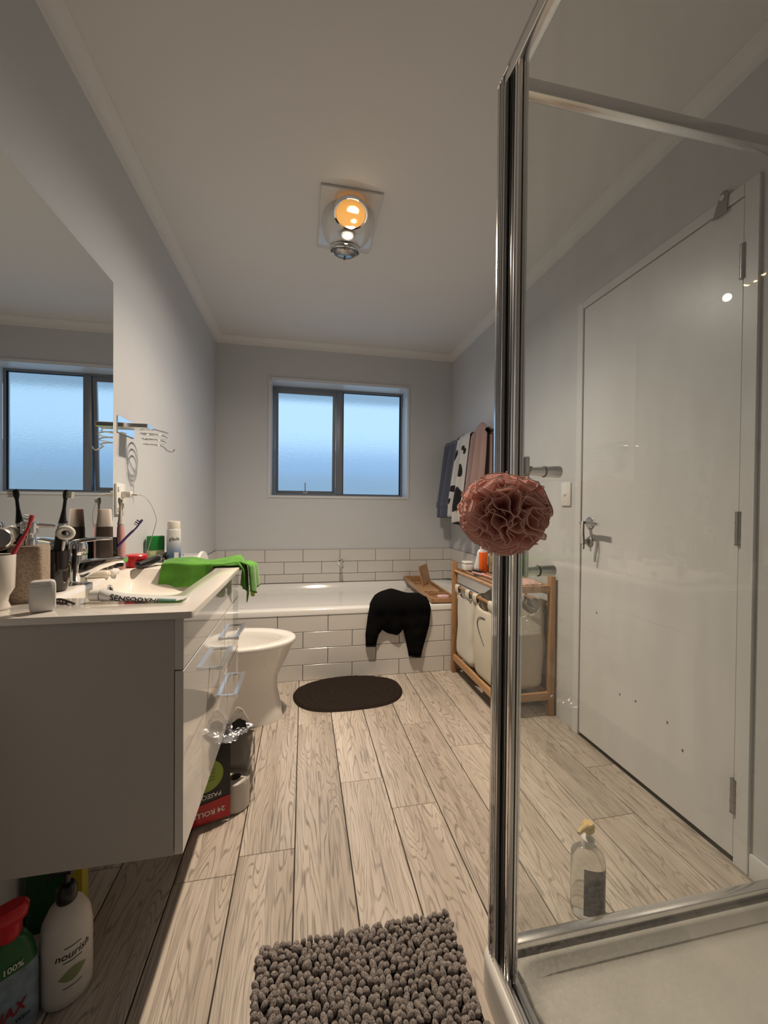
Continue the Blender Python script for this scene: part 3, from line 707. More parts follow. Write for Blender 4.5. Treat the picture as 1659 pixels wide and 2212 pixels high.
# ------------------------------------------------------------------ spiral holder on the left wall
sh2 = thing('hairdryer_holder', (XL, 1.74, 1.34), 'chrome wall holder with a spiral wire coil beside the mirror', 'holder')
box('wall_plate', (XL + 0.0005, 1.664, 1.335), (XL + 0.004, 1.815, 1.398), CHROME, sh2, 0.001, 1)
box('arm', (XL + 0.004, 1.690, 1.358), (XL + 0.095, 1.752, 1.376), BRUSH, sh2, 0.002, 1)
coil = []
for i in range(91):
    t = i / 90; a = t * 2 * PI * 3.0 + 0.3
    r = 0.050 - 0.012 * t
    coil.append((XL + 0.082 + r * math.cos(a), 1.800 + r * math.sin(a), 1.362 - 0.062 * t))
coil = [(XL + 0.092, 1.752, 1.366)] + coil
e = Vector(coil[-1])
coil += spline([e, e + Vector((0.012, -0.004, -0.012)), e + Vector((0.030, -0.006, -0.016)), e + Vector((0.040, -0.006, -0.004))], 4)[1:]
tube('wire_coil', coil, 0.0028, CHROME, sh2, 8)

# ------------------------------------------------------------------ socket, charger plug and lead
so_ = thing('power_socket', (XL, 1.682, 1.03), 'white power socket plate on the left wall beside the mirror', 'socket')
pl = box('socket_plate', (XL + 0.0005, 1.644, 1.029), (XL + 0.009, 1.721, 1.144), WHITEP, so_, 0.003, 2)
box('rocker', (XL + 0.009, 1.652, 1.116), (XL + 0.0125, 1.664, 1.132), WHITEP, pl, 0.001, 1)
box('rocker', (XL + 0.009, 1.652, 1.040), (XL + 0.0125, 1.664, 1.056), WHITEP, pl, 0.001, 1)
for (dy, dz, a) in ((-0.007, 0.004, 25), (0.007, 0.004, -25), (0.0, -0.010, 0)):
    box('pin_slot', (-0.0003, -0.001, -0.004), (0.0006, 0.001, 0.004), BLACKP, pl, 0, 1, T(XL + 0.0092, 1.690 + dy, 1.060 + dz) @ rot('X', a))
pg = thing('charger_plug', (XL + 0.009, 1.695, 1.104), 'small white charger plug pushed into the wall socket', 'plug')
box('plug_body', (XL + 0.0095, 1.682, 1.092), (XL + 0.040, 1.708, 1.116), WHITEP, pg, 0.003, 2)
box('lead_boot', (XL + 0.040, 1.690, 1.099), (XL + 0.062, 1.700, 1.108), WHITEP, pg, 0.003, 2)
tag(tube('charger_lead', spline([(XL + 0.060, 1.695, 1.1035), (XL + 0.078, 1.698, 1.100), (XL + 0.098, 1.708, 1.075), (XL + 0.113, 1.716, 1.035), (XL + 0.117, 1.722, 1.005), (XL + 0.108, 1.724, 0.965), (XL + 0.094, 1.722, 0.915), (XL + 0.082, 1.714, 0.870), (XL + 0.060, 1.700, 0.845), (XL + 0.022, 1.690, 0.838)], 6), 0.0015, mat('pale_grey_cable', (0.45, 0.44, 0.42), 0.5), None, 6), 'thin grey charger lead looping down from the wall plug', 'cable')

# ------------------------------------------------------------------ things on the vanity top
Z = VZT + 0.0004
# white tumbler at the frame edge
cup = lathe('tumbler', [(0.020, 0.0), (0.022, 0.004), (0.018, 0.016), (0.020, 0.028), (0.029, 0.045), (0.031, 0.118), (0.0305, 0.119), (0.028, 0.117), (0.026, 0.05), (0.015, 0.035), (0.001, 0.034)], (-0.652, 1.022, Z), mat('white_glazed_cup', (0.78, 0.74, 0.68), 0.18), None, 32)
tag(cup, 'white footed tumbler holding a red toothbrush at the counter\'s left end', 'tumbler')
def toothbrush(name, p0, p1, side, m, label, tilt_head=0.0):
    p0 = Vector(p0); p1 = Vector(p1); d = (p1 - p0); L = d.length; u = d / L
    s = Vector(side); s = (s - u * s.dot(u)).normalized()
    t = thing(name, p0, label, 'toothbrush')
    pts = [p0, p0 + u * L * 0.35 + s * 0.002, p0 + u * L * 0.62, p0 + u * L * 0.80 - s * 0.003, p0 + u * L]
    pp = spline(pts, 5)
    n = len(pp)
    rad = [0.0060 if i < n * 0.6 else (0.0042 if i < n * 0.82 else 0.0062) for i in range(n)]
    tube('handle', pp, rad, m, t, 10, sq=0.7)
    w = u.cross(s)
    for i in range(4):
        for j in (-1, 0, 1):
            c = p0 + u * (L * 0.84 + i * L * 0.045) + w * (0.0035 * j) + s * 0.001
            tube('bristle_tuft', [c, c + s * 0.0115], 0.0019, BRISTLE if (i not in (1, 2) or m is not PURPLE) else mat('indigo_bristle', (0.05, 0.03, 0.12), 0.8), t, 6)
    return t
toothbrush('toothbrush', (-0.650, 1.022, Z + 0.045), (-0.596, 1.040, Z + 0.205), (-0.8, -0.3, 0.5), mat('coral_red_plastic', (0.60, 0.035, 0.06), 0.35), 'red toothbrush leaning out of the white tumbler')
# silver round brush head standing behind the tumbler
sb = thing('facial_brush', (-0.668, 1.020, Z + 0.04), 'round silver-headed facial brush standing in the white tumbler', 'brush')
tube('brush_handle', [(-0.656, 1.026, Z + 0.042), (-0.662, 1.036, Z + 0.13)], 0.005, BLACKP, sb, 10)
M = T(-0.662, 1.040, Z + 0.152) @ rot('Z', 32) @ rot('X', 80)
lathe('brush_head', [(0.020, -0.008), (0.024, -0.004), (0.024, 0.006), (0.021, 0.009), (0.001, 0.0095)], (0, 0, 0), BRUSH, sb, 28, M=M)
tube('head_rim', [M @ Vector(p) for p in circ(0, 0, -0.004, 0.0242, None, 28)], 0.0025, mat('beige_plastic', (0.5, 0.42, 0.3), 0.5), sb, 8, True)
# sand-stone soap dispenser
STONE = mat('speckled_sandstone', (0.33, 0.26, 0.20), 0.8, bump=0.5, bscale=300, var=0.35, vscale=260)
sd = thing('soap_dispenser', (-0.640, 1.112, Z), 'square speckled-stone soap dispenser with chrome pump', 'dispenser')
DM = T(-0.641, 1.108, Z) @ rot('Z', 12)
loft('stone_body', [[DM @ Vector(p) for p in circ(0, 0, z, r, None, 40, 7)] for r, z in ((0.032, 0.0), (0.0335, 0.002), (0.0335, 0.127), (0.031, 0.131), (0.012, 0.132))], STONE, sd)
lathe('pump_collar', [(0.0145, 0.131), (0.0145, 0.148), (0.013, 0.150)], (-0.641, 1.108, Z), CHROME, sd, 24)
ph = lathe('pump_head', [(0.0105, 0.149), (0.0105, 0.158), (0.0165, 0.160), (0.0172, 0.184), (0.016, 0.187), (0.001, 0.1875)], (-0.641, 1.108, Z), CHROME, sd, 28)
tube('pump_nozzle', [(-0.633, 1.110, Z + 0.180), (-0.603, 1.120, Z + 0.178), (-0.595, 1.123, Z + 0.176)], [0.0055, 0.0045, 0.004], CHROME, ph, 10)
# black mug with electric brush and tongue cleaner
mug = lathe('toothbrush_mug', [(0.022, 0.0), (0.026, 0.004), (0.031, 0.020), (0.0335, 0.05), (0.0335, 0.106), (0.0330, 0.108), (0.0305, 0.106), (0.030, 0.03), (0.001, 0.012)], (-0.645, 1.218, Z), mat('black_brown_glaze', (0.012, 0.007, 0.006), 0.07, coat=0.5), None, 32)
tag(mug, 'glossy black ceramic mug next to the stone dispenser', 'mug')
def electric_brush(loc, lean, hcol, neck, label, h0=0.0, bris=(1, 0, 0), bcol=None):
    t = thing('electric_toothbrush', loc, label, 'toothbrush')
    M = T(*loc) @ lean
    loft('handle', [[M @ Vector(p) for p in circ(0, 0, z, r, None, 20)] for r, z in [(0.010, 0), (0.0125, 0.006), (0.0135, 0.05), (0.0135, 0.10), (0.0115, 0.145), (0.0095, 0.158)]], hcol, t)
    loft('collar', [[M @ Vector(p) for p in circ(0, 0, z, r, None, 20)] for r, z in [(0.0100, 0.158), (0.0104, 0.160), (0.0100, 0.166), (0.0094, 0.167)]], CHROME if neck is BLACKP else neck, t)
    loft('neck', [[M @ Vector(p) for p in circ(0, 0, z, r, None, 16)] for r, z in [(0.0092, 0.167), (0.0065, 0.185), (0.0042, 0.205), (0.0038, 0.228), (0.0060, 0.236), (0.0070, 0.246), (0.0055, 0.255), (0.001, 0.257)]], neck, t)
    b = Vector(bris)
    for i in range(3):
        for j in range(2):
            p = M @ Vector((0.004, 0.0035 * (2 * j - 1), 0.238 + 0.0058 * i))
            tube('bristle_tuft', [p, p + (M.to_3x3() @ b) * 0.0125], 0.0026, BRISTLE, t, 6)
    return t
electric_brush((-0.645, 1.216, Z + 0.014), rot('Y', 6), BLACKP, BLACKP, 'black electric toothbrush standing in the black mug')
tc_ = thing('tongue_cleaner', (-0.628, 1.222, Z + 0.02), 'white plastic tongue cleaner leaning in the black mug', 'tongue cleaner')
TMx = T(-0.632, 1.201, Z + 0.03) @ rot('Z', 20) @ rot('Y', 8)
tube('stem', [TMx @ Vector((0, 0, z)) for z in (0.0, 0.04, 0.08, 0.104)], [0.0035, 0.004, 0.005, 0.007], WHITEP, tc_, 10, sq=0.6)
hd_ = [TMx @ Vector((x, 0, 0.126 + z)) for x, z, _ in circ(0, 0, 0, 0.0150, 0.0130, 24)]
tube('scraper_loop', hd_, 0.0066, WHITEP, tc_, 8, True)
tube('scraper_teeth', [TMx @ Vector((-0.012, 0, 0.118)), TMx @ Vector((0, 0, 0.114)), TMx @ Vector((0.012, 0, 0.118))], 0.0035, BLACKP, tc_, 6)
# floss box
fb = thing('floss_box', (-0.545, 0.985, Z), 'small white rounded dental floss box at the near counter edge', 'floss box')
FM = T(-0.548, 0.990, Z) @ rot('Z', 28)
def fl(y):
    o = []
    for i in range(32):
        t = 2 * PI * i / 32; c, s = math.cos(t), math.sin(t)
        o.append((0.0225 * math.copysign(abs(c) ** 0.35, c), y, 0.0335 + 0.0332 * math.copysign(abs(s) ** 0.30, s)))
    return o
loft('floss_body', [[FM @ (Vector((p[0] * k, p[1], 0.0335 + (p[2] - 0.0335) * k))) for p in fl(y)] for y, k in ((-0.012, 0.93), (-0.0095, 1), (0.0095, 1), (0.012, 0.93))], mat('floss_white', (0.72, 0.71, 0.70), 0.35), fb, ang=50)
loft('flip_lid_seam', [[FM @ Vector((p[0], p[1], z)) for p in circ(0, 0, 0, 0.02262, 0.0122, 28, 8)] for z in (0.0540, 0.0546)], mat('seam_grey', (0.35, 0.35, 0.35), 0.6), fb, False, False)
# hair clip
hc = thing('hair_clip', (-0.545, 1.060, Z), 'dark brown hair clip lying beside the floss box', 'hair clip')
tube('clip_arm', spline([(-0.580, 1.086, Z + 0.003), (-0.555, 1.068, Z + 0.008), (-0.530, 1.050, Z + 0.006), (-0.512, 1.038, Z + 0.003)], 4), 0.0028, mat('tortoise_brown', (0.03, 0.018, 0.012), 0.25), hc, 8)
tube('clip_arm', spline([(-0.578, 1.076, Z + 0.003), (-0.555, 1.060, Z + 0.003), (-0.530, 1.044, Z + 0.003)], 4), 0.0024, MATS['tortoise_brown'], hc, 8)
for i in range(4):
    tube('tooth', [(-0.566 + i * 0.010, 1.073 - i * 0.0067, Z + 0.006), (-0.566 + i * 0.010 + 0.003, 1.066 - i * 0.0067, Z + 0.001)], 0.0012, MATS['tortoise_brown'], hc, 6)
# toothpaste tube
tp = thing('toothpaste_tube', (-0.39, 1.06, Z), 'crumpled white toothpaste tube lying along the basin edge', 'toothpaste')
def tsec(x, y, z, w, h, n=20): return [(x, y + w * math.cos(2 * PI * k / n), z + h * math.sin(2 * PI * k / n)) for k in range(n)]
TUBEW = mat('tube_laminate', (0.66, 0.66, 0.66), 0.25)
ty_ = 1.064
tb = loft('tube_body', [tsec(-0.470, ty_, Z + 0.0165, 0.010, 0.010), tsec(-0.466, ty_, Z + 0.0165, 0.0165, 0.0155), tsec(-0.45, ty_ - 0.001, Z + 0.0140, 0.019, 0.0125), tsec(-0.42, ty_ - 0.003, Z + 0.0095, 0.022, 0.0085), tsec(-0.37, ty_ - 0.006, Z + 0.0065, 0.024, 0.0055), tsec(-0.32, ty_ - 0.009, Z + 0.0045, 0.025, 0.0035), tsec(-0.292, ty_ - 0.011, Z + 0.0045, 0.0255, 0.0016), tsec(-0.278, ty_ - 0.012, Z + 0.0075, 0.0255, 0.0008)], TUBEW, tp, ang=60)
lathe('tube_cap', [(0.0135, 0.0), (0.0130, 0.020), (0.011, 0.022), (0.001, 0.022)], (-0.470, ty_, Z + 0.0155), WHITEP, tp, 24, M=rot('Y', -90))
TSEC = [(-0.466, 0.0, 0.0165, 0.0165, 0.0155), (-0.45, -0.001, 0.0140, 0.019, 0.0125), (-0.42, -0.003, 0.0095, 0.022, 0.0085), (-0.37, -0.006, 0.0065, 0.024, 0.0055), (-0.32, -0.009, 0.0045, 0.025, 0.0035), (-0.292, -0.011, 0.0045, 0.0255, 0.0016)]
def tube_surf(X, a, lift=0.0006):
    X = min(max(X, TSEC[0][0]), TSEC[-1][0])
    for k in range(len(TSEC) - 1):
        if X <= TSEC[k + 1][0]:
            t = (X - TSEC[k][0]) / (TSEC[k + 1][0] - TSEC[k][0]); q = [p + (r - p) * t for p, r in zip(TSEC[k], TSEC[k + 1])]; break
    return (X, ty_ + q[1] + (q[3] + lift) * math.cos(a), Z + q[2] + (q[4] + lift) * math.sin(a))
text('tube_lettering', 'SENSODYNE', 0.020, mat('ink_dark', (0.02, 0.02, 0.025), 0.5), tb, lambda x, y: tube_surf(-0.385 + x, math.radians(205 - y * 5200)), 0.0004)
grid('green_band', lambda u, v: tube_surf(-0.335 + 0.040 * u, math.radians(200 - 70 * v), 0.0008), 8, 8, mat('tube_green', (0.08, 0.20, 0.17), 0.4), tb)
# soap
for i, (x, y, a, w, lab) in enumerate([(-0.638, 1.428, 20, 0.034, 'cream soap bar on the deck under the tap spout'), (-0.622, 1.476, -10, 0.022, 'small white soap piece lying beyond the cream soap bar')]):
    SMx = T(x, y, Z) @ rot('Z', a)
    s_ = loft('soap_bar', [[SMx @ Vector(p) for p in circ(0, 0, z, w * k, 0.022 * k, 28, 4)] for k, z in ((0.85, 0.0), (1.0, 0.006), (1.0, 0.013), (0.85, 0.019), (0.5, 0.020))], mat('cream_soap', (0.74, 0.68, 0.58), 0.4) if i == 0 else mat('white_soap', (0.78, 0.76, 0.72), 0.4))
    tag(s_, lab, 'soap')
# brown bottle with frosted cap
bb = thing('shampoo_bottle', (-0.632, 1.465, Z), 'brown bottle with a tall frosted white cap behind the tap', 'bottle')
if True:
    BR = mat('brown_bottle_plastic', (0.075, 0.055, 0.045), 0.35)
    BMx = T(-0.636, 1.468, Z) @ rot('Z', 25)
    bt_ = loft('bottle_body', [[BMx @ Vector(p) for p in circ(0, 0, z, r, r * 0.72, 32, 3.2)] for r, z in ((0.021, 0.0), (0.0228, 0.003), (0.0230, 0.10), (0.0226, 0.155), (0.022, 0.159))], BR, bb)
    loft('bottle_cap', [[BMx @ Vector(p) for p in circ(0, 0, z, r, r * 0.72, 32, 3.2)] for r, z in ((0.0216, 0.159), (0.0216, 0.163), (0.0182, 0.214), (0.0168, 0.216))], mat('frosted_cap', (0.70, 0.67, 0.62), 0.45, subs=0.2), bb)
    INKL = mat('pale_ink', (0.55, 0.52, 0.48), 0.5)
    text('bottle_lettering', 'EI', 0.030, INKL, bt_, lambda x, y: BMx @ Vector((x, -0.0176, 0.018 + y)), 0.0)
# dark cup with purple brush
dc = lathe('dark_beaker', [(0.018, 0.0), (0.020, 0.003), (0.0202, 0.118), (0.020, 0.119), (0.0185, 0.117), (0.017, 0.008), (0.001, 0.007)], (-0.640, 1.522, Z), mat('black_glass', (0.006, 0.006, 0.007), 0.08), None, 28)
tag(dc, 'narrow black beaker standing between brown bottle and pink brush', 'beaker')
toothbrush('toothbrush', (-0.644, 1.518, Z + 0.05), (-0.552, 1.545, Z + 0.180), (-0.75, -0.3, 0.6), PURPLE, 'purple toothbrush leaning out of the black beaker')
electric_brush((-0.638, 1.597, Z + 0.0005), rot('Y', -1), PINKP, mat('pale_grey_plastic', (0.55, 0.52, 0.50), 0.4), 'pink electric toothbrush standing in the vanity corner by the socket', bris=(0.6, -0.2, 0))
# red tub
rt = thing('red_tub', (-0.618, 1.652, Z), 'round red plastic tub lying at the back vanity corner', 'tub')
lathe('tub_body', [(0.030, 0.0), (0.034, 0.004), (0.0355, 0.030)], (-0.612, 1.655, Z), REDP, rt, 32)
lathe('tub_lid', [(0.0375, 0.0305), (0.0375, 0.042), (0.034, 0.046), (0.001, 0.0465)], (-0.612, 1.655, Z), REDP, rt, 32)
# trimmer resting on the vanity end
tm = thing('hair_trimmer', (-0.58, 1.64, Z), 'black hair trimmer lying in front of the red tub', 'trimmer')
AM = align((-0.583, 1.585, Z + 0.0125), (-0.532, 1.695, Z + 0.032))
loft('trimmer_body', [[AM @ Vector(p) for p in circ(0, 0, z, rx, ry, 24, 2.8)] for z, rx, ry in ((0.0, 0.008, 0.006), (0.004, 0.013, 0.011), (0.05, 0.0155, 0.0125), (0.09, 0.016, 0.0135), (0.098, 0.013, 0.011))], BLACKP, tm)
loft('grip_inset', [[AM @ Vector((p[0], p[1] - 0.0085, p[2])) for p in circ(0, 0, z, 0.011, 0.0055, 16, 3)] for z in (0.018, 0.078)], RUBBER, tm)
loft('trimmer_neck', [[AM @ Vector(p) for p in circ(0, 0, z, r, r, 18)] for z, r in ((0.096, 0.0115), (0.104, 0.012), (0.114, 0.008), (0.122, 0.007))], CHROME, tm)
AM2 = AM @ T(0, 0, 0.128) @ rot('X', 60)
loft('cutter_head', [[AM2 @ Vector(p) for p in circ(0, 0, z, r, r, 20)] for z, r in ((-0.012, 0.010), (-0.006, 0.0165), (0.008, 0.0165), (0.014, 0.010))], mat('dark_chrome', (0.10, 0.10, 0.10), 0.12, 1.0), tm)

# ------------------------------------------------------------------ things on the cistern
ZL = 0.8125
gbt = thing('cleaner_bottle', (-0.645, 1.945, ZL), 'squat bottle with a dark green cap on the toilet cistern', 'bottle')
GM = T(-0.640, 1.944, ZL) @ rot('Z', 18)
loft('bottle_body', [[GM @ Vector(p) for p in circ(0, 0, z, r, r * 0.62, 32, 4)] for r, z in ((0.032, 0.0), (0.034, 0.003), (0.0345, 0.052), (0.033, 0.055))], mat('label_pale_green', (0.42, 0.46, 0.26), 0.4, var=0.3, vscale=60), gbt)
loft('bottle_cap', [[GM @ Vector(p) for p in circ(0, 0, z, r, r * 0.62, 32, 4)] for r, z in ((0.035, 0.055), (0.035, 0.112), (0.033, 0.116))], GREENP, gbt)
can = thing('air_freshener_can', (-0.565, 1.945, ZL), 'white and blue aerosol can on the toilet cistern', 'spray can')
def canmat():
    m, nt, b = newmat('can_print')
    tc = nt.nodes.new('ShaderNodeTexCoord'); sx = nt.nodes.new('ShaderNodeSeparateXYZ'); nt.links.new(tc.outputs['Object'], sx.inputs[0])
    mr = nt.nodes.new('ShaderNodeMapRange'); mr.inputs['From Min'].default_value = ZL; mr.inputs['From Max'].default_value = ZL + 0.14
    nt.links.new(sx.outputs['Z'], mr.inputs['Value'])
    r = nt.nodes.new('ShaderNodeValToRGB'); r.color_ramp.elements[0].position = 0.25; r.color_ramp.elements[1].position = 0.75
    r.color_ramp.elements[0].color = (0.06, 0.16, 0.32, 1); r.color_ramp.elements[1].color = (0.62, 0.63, 0.62, 1)
    nt.links.new(mr.outputs[0], r.inputs[0]); nt.links.new(r.outputs[0], b.inputs['Base Color']); b.inputs['Roughness'].default_value = 0.25
    return m
cb = lathe('can_body', [(0.026, 0.0), (0.029, 0.003), (0.029, 0.140), (0.027, 0.147), (0.0255, 0.149)], (-0.565, 1.940, ZL), canmat(), can, 32)
lathe('can_cap', [(0.0262, 0.149), (0.0265, 0.175), (0.025, 0.181), (0.014, 0.182), (0.012, 0.175), (0.001, 0.175)], (-0.565, 1.940, ZL), mat('ivory_plastic', (0.70, 0.67, 0.60), 0.35), can, 28)
def wrap(c, r, z0, a0, k=1.0):
    return lambda x, y: (c[0] + r * math.cos(a0 + x / r), c[1] + r * math.sin(a0 + x / r), z0 + y)
text('can_lettering', 'glade', 0.022, mat('ink_dark', (0.02, 0.02, 0.03), 0.5), cb, wrap((-0.565, 1.940), 0.0293, ZL + 0.098, math.radians(-70)), 0.0002, font_shear=0.2)
box('barcode_patch', (-0.003, -0.0298, 0.012), (0.015, -0.0288, 0.045), WHITEP, cb, 0, 1, T(-0.565, 1.940, ZL) @ rot('Z', 25))

# ------------------------------------------------------------------ green cloth over the far corner of the basin
GCL = mat('green_microfibre', (0.085, 0.27, 0.03), 0.95, bump=0.7, bscale=330, var=0.25, vscale=18, sheen=0.35, spec=0.1)
def cloth_pt(u, v):
    # u along X (wall side to front edge); v from the hem hanging in the basin, over the far rim, to the far edge
    x = -0.500 + 0.310 * u
    hang = 0.078 * max(0.0, min(1.0, (ix1 - 0.004 - x) / 0.035)) + 0.004
    hang *= 1 - 0.35 * u
    rim = iy1 - 0.008 - 0.012 * math.sin(u * 5)
    bump = 0.010 * (0.5 + 0.5 * math.sin(u * 8.0 + 0.5)) + 0.007 * nz(x * 16, v * 5, 1.0)
    if v < 0.45:
        t = v / 0.45
        y = rim - 0.010 - 0.014 * (1 - t) * (hang / 0.08) + 0.006 * math.sin(u * 14) * (1 - t)
        z = VZT + 0.012 - hang * (1 - t) + bump * t
        x -= 0.012 * (1 - t) * (1 - u)
    else:
        t = (v - 0.45) / 0.55
        y = rim - 0.010 + (1.735 - rim) * t - 0.02 * (1 - u) * t
        z = VZT + 0.012 + bump + 0.016 * math.sin(PI * t) * (0.4 + 0.6 * u)
        if y > ty1: z -= (y - ty1) * 1.2
    edge = tx1 + 0.004
    if x > edge - 0.018:
        over = x - (edge - 0.018); d = max(0.0, over - 0.010)
        x = edge - 0.018 + min(over, 0.026) + 0.008 * math.sin(v * 16) * min(1, d * 20)
        z -= d * (1.0 + 2.4 * v)
    return (x, y, z)
clo = grid('cleaning_cloth', cloth_pt, 54, 48, GCL, None, 0.004)
tag(clo, 'crumpled green microfibre cloth draped over the basin\'s far corner', 'cloth')
def cloth2(u, v):
    x = -0.205 + 0.012 * math.sin(v * 9) + 0.010 * math.sin(v * PI)
    y = 1.60 + 0.19 * v
    z0 = VZT + 0.020 - 0.02 * v
    z = z0 - u * (0.115 + 0.012 * math.sin(v * 5)) 
    x += 0.010 * u
    if u < 0.12: x -= (0.12 - u) * 0.28
    return (x, y, z)
fold = grid('hanging_fold', cloth2, 16, 26, GCL, clo, 0.004)
def cloth3(u, v):
    x, y, z = cloth2(0.93 + 0.19 * u * math.sin(PI * min(1, v * 1.0)), v)
    return (x - 0.008, y - 0.006, z)
tag(grid('rolled_hem', cloth3, 4, 20, HEM_LIT, clo, 0.004), 'underside of the hem, light painted in as lime green')  # lime colour stands for light on the cloth's underside

# ------------------------------------------------------------------ black top over the bath edge
def inside(poly, x, y):
    c = False; n = len(poly)
    for i in range(n):
        x1, y1 = poly[i]; x2, y2 = poly[(i + 1) % n]
        if (y1 > y) != (y2 > y) and x < (x2 - x1) * (y - y1) / (y2 - y1) + x1: c = not c
    return c
def edge_d(poly, x, y):
    best = 9; n = len(poly)
    for i in range(n):
        x1, y1 = poly[i]; x2, y2 = poly[(i + 1) % n]
        dx, dy = x2 - x1, y2 - y1; L = dx * dx + dy * dy
        t = max(0, min(1, ((x - x1) * dx + (y - y1) * dy) / L)) if L else 0
        best = min(best, math.hypot(x - x1 - t * dx, y - y1 - t * dy))
    return best
def pillow(name, poly, step, hfun, mapf, m, parent=None):
    """a padded shape grown from an outline: front skin and back skin meet at the outline; mapf(a, b, h) -> world"""
    bm = bmesh.new()
    xs = [p[0] for p in poly]; ys = [p[1] for p in poly]
    # dense outline then constrained fill by grid points
    outl = []
    n = len(poly)
    for i in range(n):
        a, b = Vector(poly[i]), Vector(poly[(i + 1) % n]); k = max(1, int((b - a).length / step))
        for j in range(k): outl.append(a + (b - a) * (j / k))
    from mathutils.geometry import delaunay_2d_cdt
    pts = [Vector((p.x, p.y)) for p in outl]
    ne = len(pts)
    y = min(ys) + step / 2; row = 0
    while y < max(ys):
        x = min(xs) + (step / 2 if row % 2 else 0)
        while x < max(xs):
            if inside(poly, x, y) and edge_d(poly, x, y) > step * 0.55: pts.append(Vector((x, y)))
            x += step
        y += step * 0.87; row += 1
    res = delaunay_2d_cdt(pts, [(i, (i + 1) % ne) for i in range(ne)], [list(range(ne))], 1, 1e-6)
    vs, fs = res[0], res[2]
    V = []; Fc = []; back = {}
    for i, p in enumerate(vs):
        d = edge_d(poly, p.x, p.y)
        V.append(mapf(p.x, p.y, hfun(p.x, p.y, d) if d > 1e-5 else 0.0))
    for i, p in enumerate(vs):
        d = edge_d(poly, p.x, p.y)
        if d > 1e-5:
            back[i] = len(V); V.append(mapf(p.x, p.y, -0.25 * hfun(p.x, p.y, d)))
        else: back[i] = i
    for f in fs:
        Fc.append(tuple(f)); bfa = tuple(back[i] for i in reversed(f))
        if len(set(bfa)) == 3 and set(bfa) != set(f): Fc.append(bfa)
    return mesh(name, V, Fc, m, parent, True)
# outline in (x across, s up the drape); s is z up to the rim (0.44), then on over the rim
JP = [(0.388, 0.195), (0.452, 0.192), (0.470, 0.262), (0.492, 0.292), (0.530, 0.268), (0.556, 0.262), (0.590, 0.252), (0.612, 0.270), (0.628, 0.290), (0.640, 0.240), (0.655, 0.180), (0.668, 0.118), (0.745, 0.104), (0.762, 0.165), (0.782, 0.235), (0.802, 0.31), (0.812, 0.41), (0.800, 0.47), (0.76, 0.495), (0.70, 0.515), (0.655, 0.555), (0.61, 0.585), (0.55, 0.590), (0.51, 0.565), (0.48, 0.545), (0.43, 0.530), (0.415, 0.47), (0.398, 0.38), (0.385, 0.27)]
def jh(x, s, d):
    return 0.034 * (1 - math.exp(-d / 0.022)) + 0.010 * nz(x * 18, s * 16, 3.3) * min(1, d / 0.02) + 0.02 * min(1, d / 0.03) * max(0, 1 - abs(s - 0.46) / 0.07) + 0.034 * min(1, d / 0.02) * math.exp(-((x - 0.55) / 0.07) ** 2 - ((s - 0.50) / 0.05) ** 2)
def jmap(x, s, h):
    base = 2.482
    if s < 0.43:
        return (x, base - h * (1.0 if h > 0 else 0), s)
    k = s - 0.43; R = 0.022; a = min(k / R, PI / 2)
    y = base + R * (1 - math.cos(a)); z = 0.43 + R * math.sin(a)
    nrm = Vector((0, -math.cos(a), math.sin(a)))
    if k > R * PI / 2: y += k - R * PI / 2
    h = max(h, 0)
    return (x, y + nrm.y * h, z + nrm.z * h + 0.25 * h)
jk = thing('black_top', (0.6, 2.48, 0.44), 'black long-sleeved top draped over the edge of the bath', 'clothing')
pillow('garment', JP, 0.012, jh, jmap, BLACKC, jk)
for poly in ([(0.386, 0.215), (0.389, 0.190), (0.452, 0.187), (0.458, 0.213)], [(0.662, 0.135), (0.667, 0.112), (0.745, 0.099), (0.752, 0.126)]):
    pillow('cuff', poly, 0.010, lambda x, s, d: 0.030 * (1 - math.exp(-d / 0.008)), jmap, mat('black_rib_knit', (0.007, 0.007, 0.008), 0.9, bump=0.5, bscale=800, spec=0.1), jk)

# ------------------------------------------------------------------ floor mats
RUG = mat('dark_brown_cotton', (0.026, 0.019, 0.016), 0.95, bump=0.9, bscale=260, spec=0.1)
def rugp(u, v):
    a = 2 * PI * u; r = v
    e = 2.35
    c, s = math.cos(a), math.sin(a)
    X = 0.312 * math.copysign(abs(c) ** (2 / e), c) * r; Y = 0.205 * math.copysign(abs(s) ** (2 / e), s) * r
    z = 0.010 + 0.0060 * abs(math.sin(r * PI * 8)) + 0.0030 * nz(X * 90, Y * 90, 0)
    if v > 0.97: z = 0.001
    w = 1 + 0.012 * math.sin(5 * a) * r
    ca, sa = math.cos(0.03), math.sin(0.03)
    X, Y = X * w, Y * w
    return (0.262 + X * ca - Y * sa, 2.285 + X * sa + Y * ca, z)
tag(grid('oval_rug', rugp, 96, 64, RUG, None, 0, True), 'dark brown oval braided rug on the floor before the bath', 'rug')
mt = thing('shag_mat', (0.16, 0.75, 0), 'grey-brown chenille bobble mat at the bottom centre', 'mat')
MATB = mat('mat_backing', (0.03, 0.026, 0.024), 0.95)
mx0, mx1, my0, my1 = -0.100, 0.375, 0.42, 0.978
box('backing', (mx0, my0, 0.0004), (mx1, my1, 0.006), MATB, mt, 0.002, 1)
CHEN = mat('chenille_grey', (0.27, 0.235, 0.22), 0.95, bump=1.0, bscale=650, var=0.75, vscale=330, sheen=0.2, spec=0.1)
bm = bmesh.new(); bmesh.ops.create_icosphere(bm, subdivisions=2, radius=1.0)
BV = [v.co.copy() for v in bm.verts]; BF = [tuple(v.index for v in f.verts) for f in bm.faces]; bm.free()
V = []; Fc = []
nx = 30; ny = 40
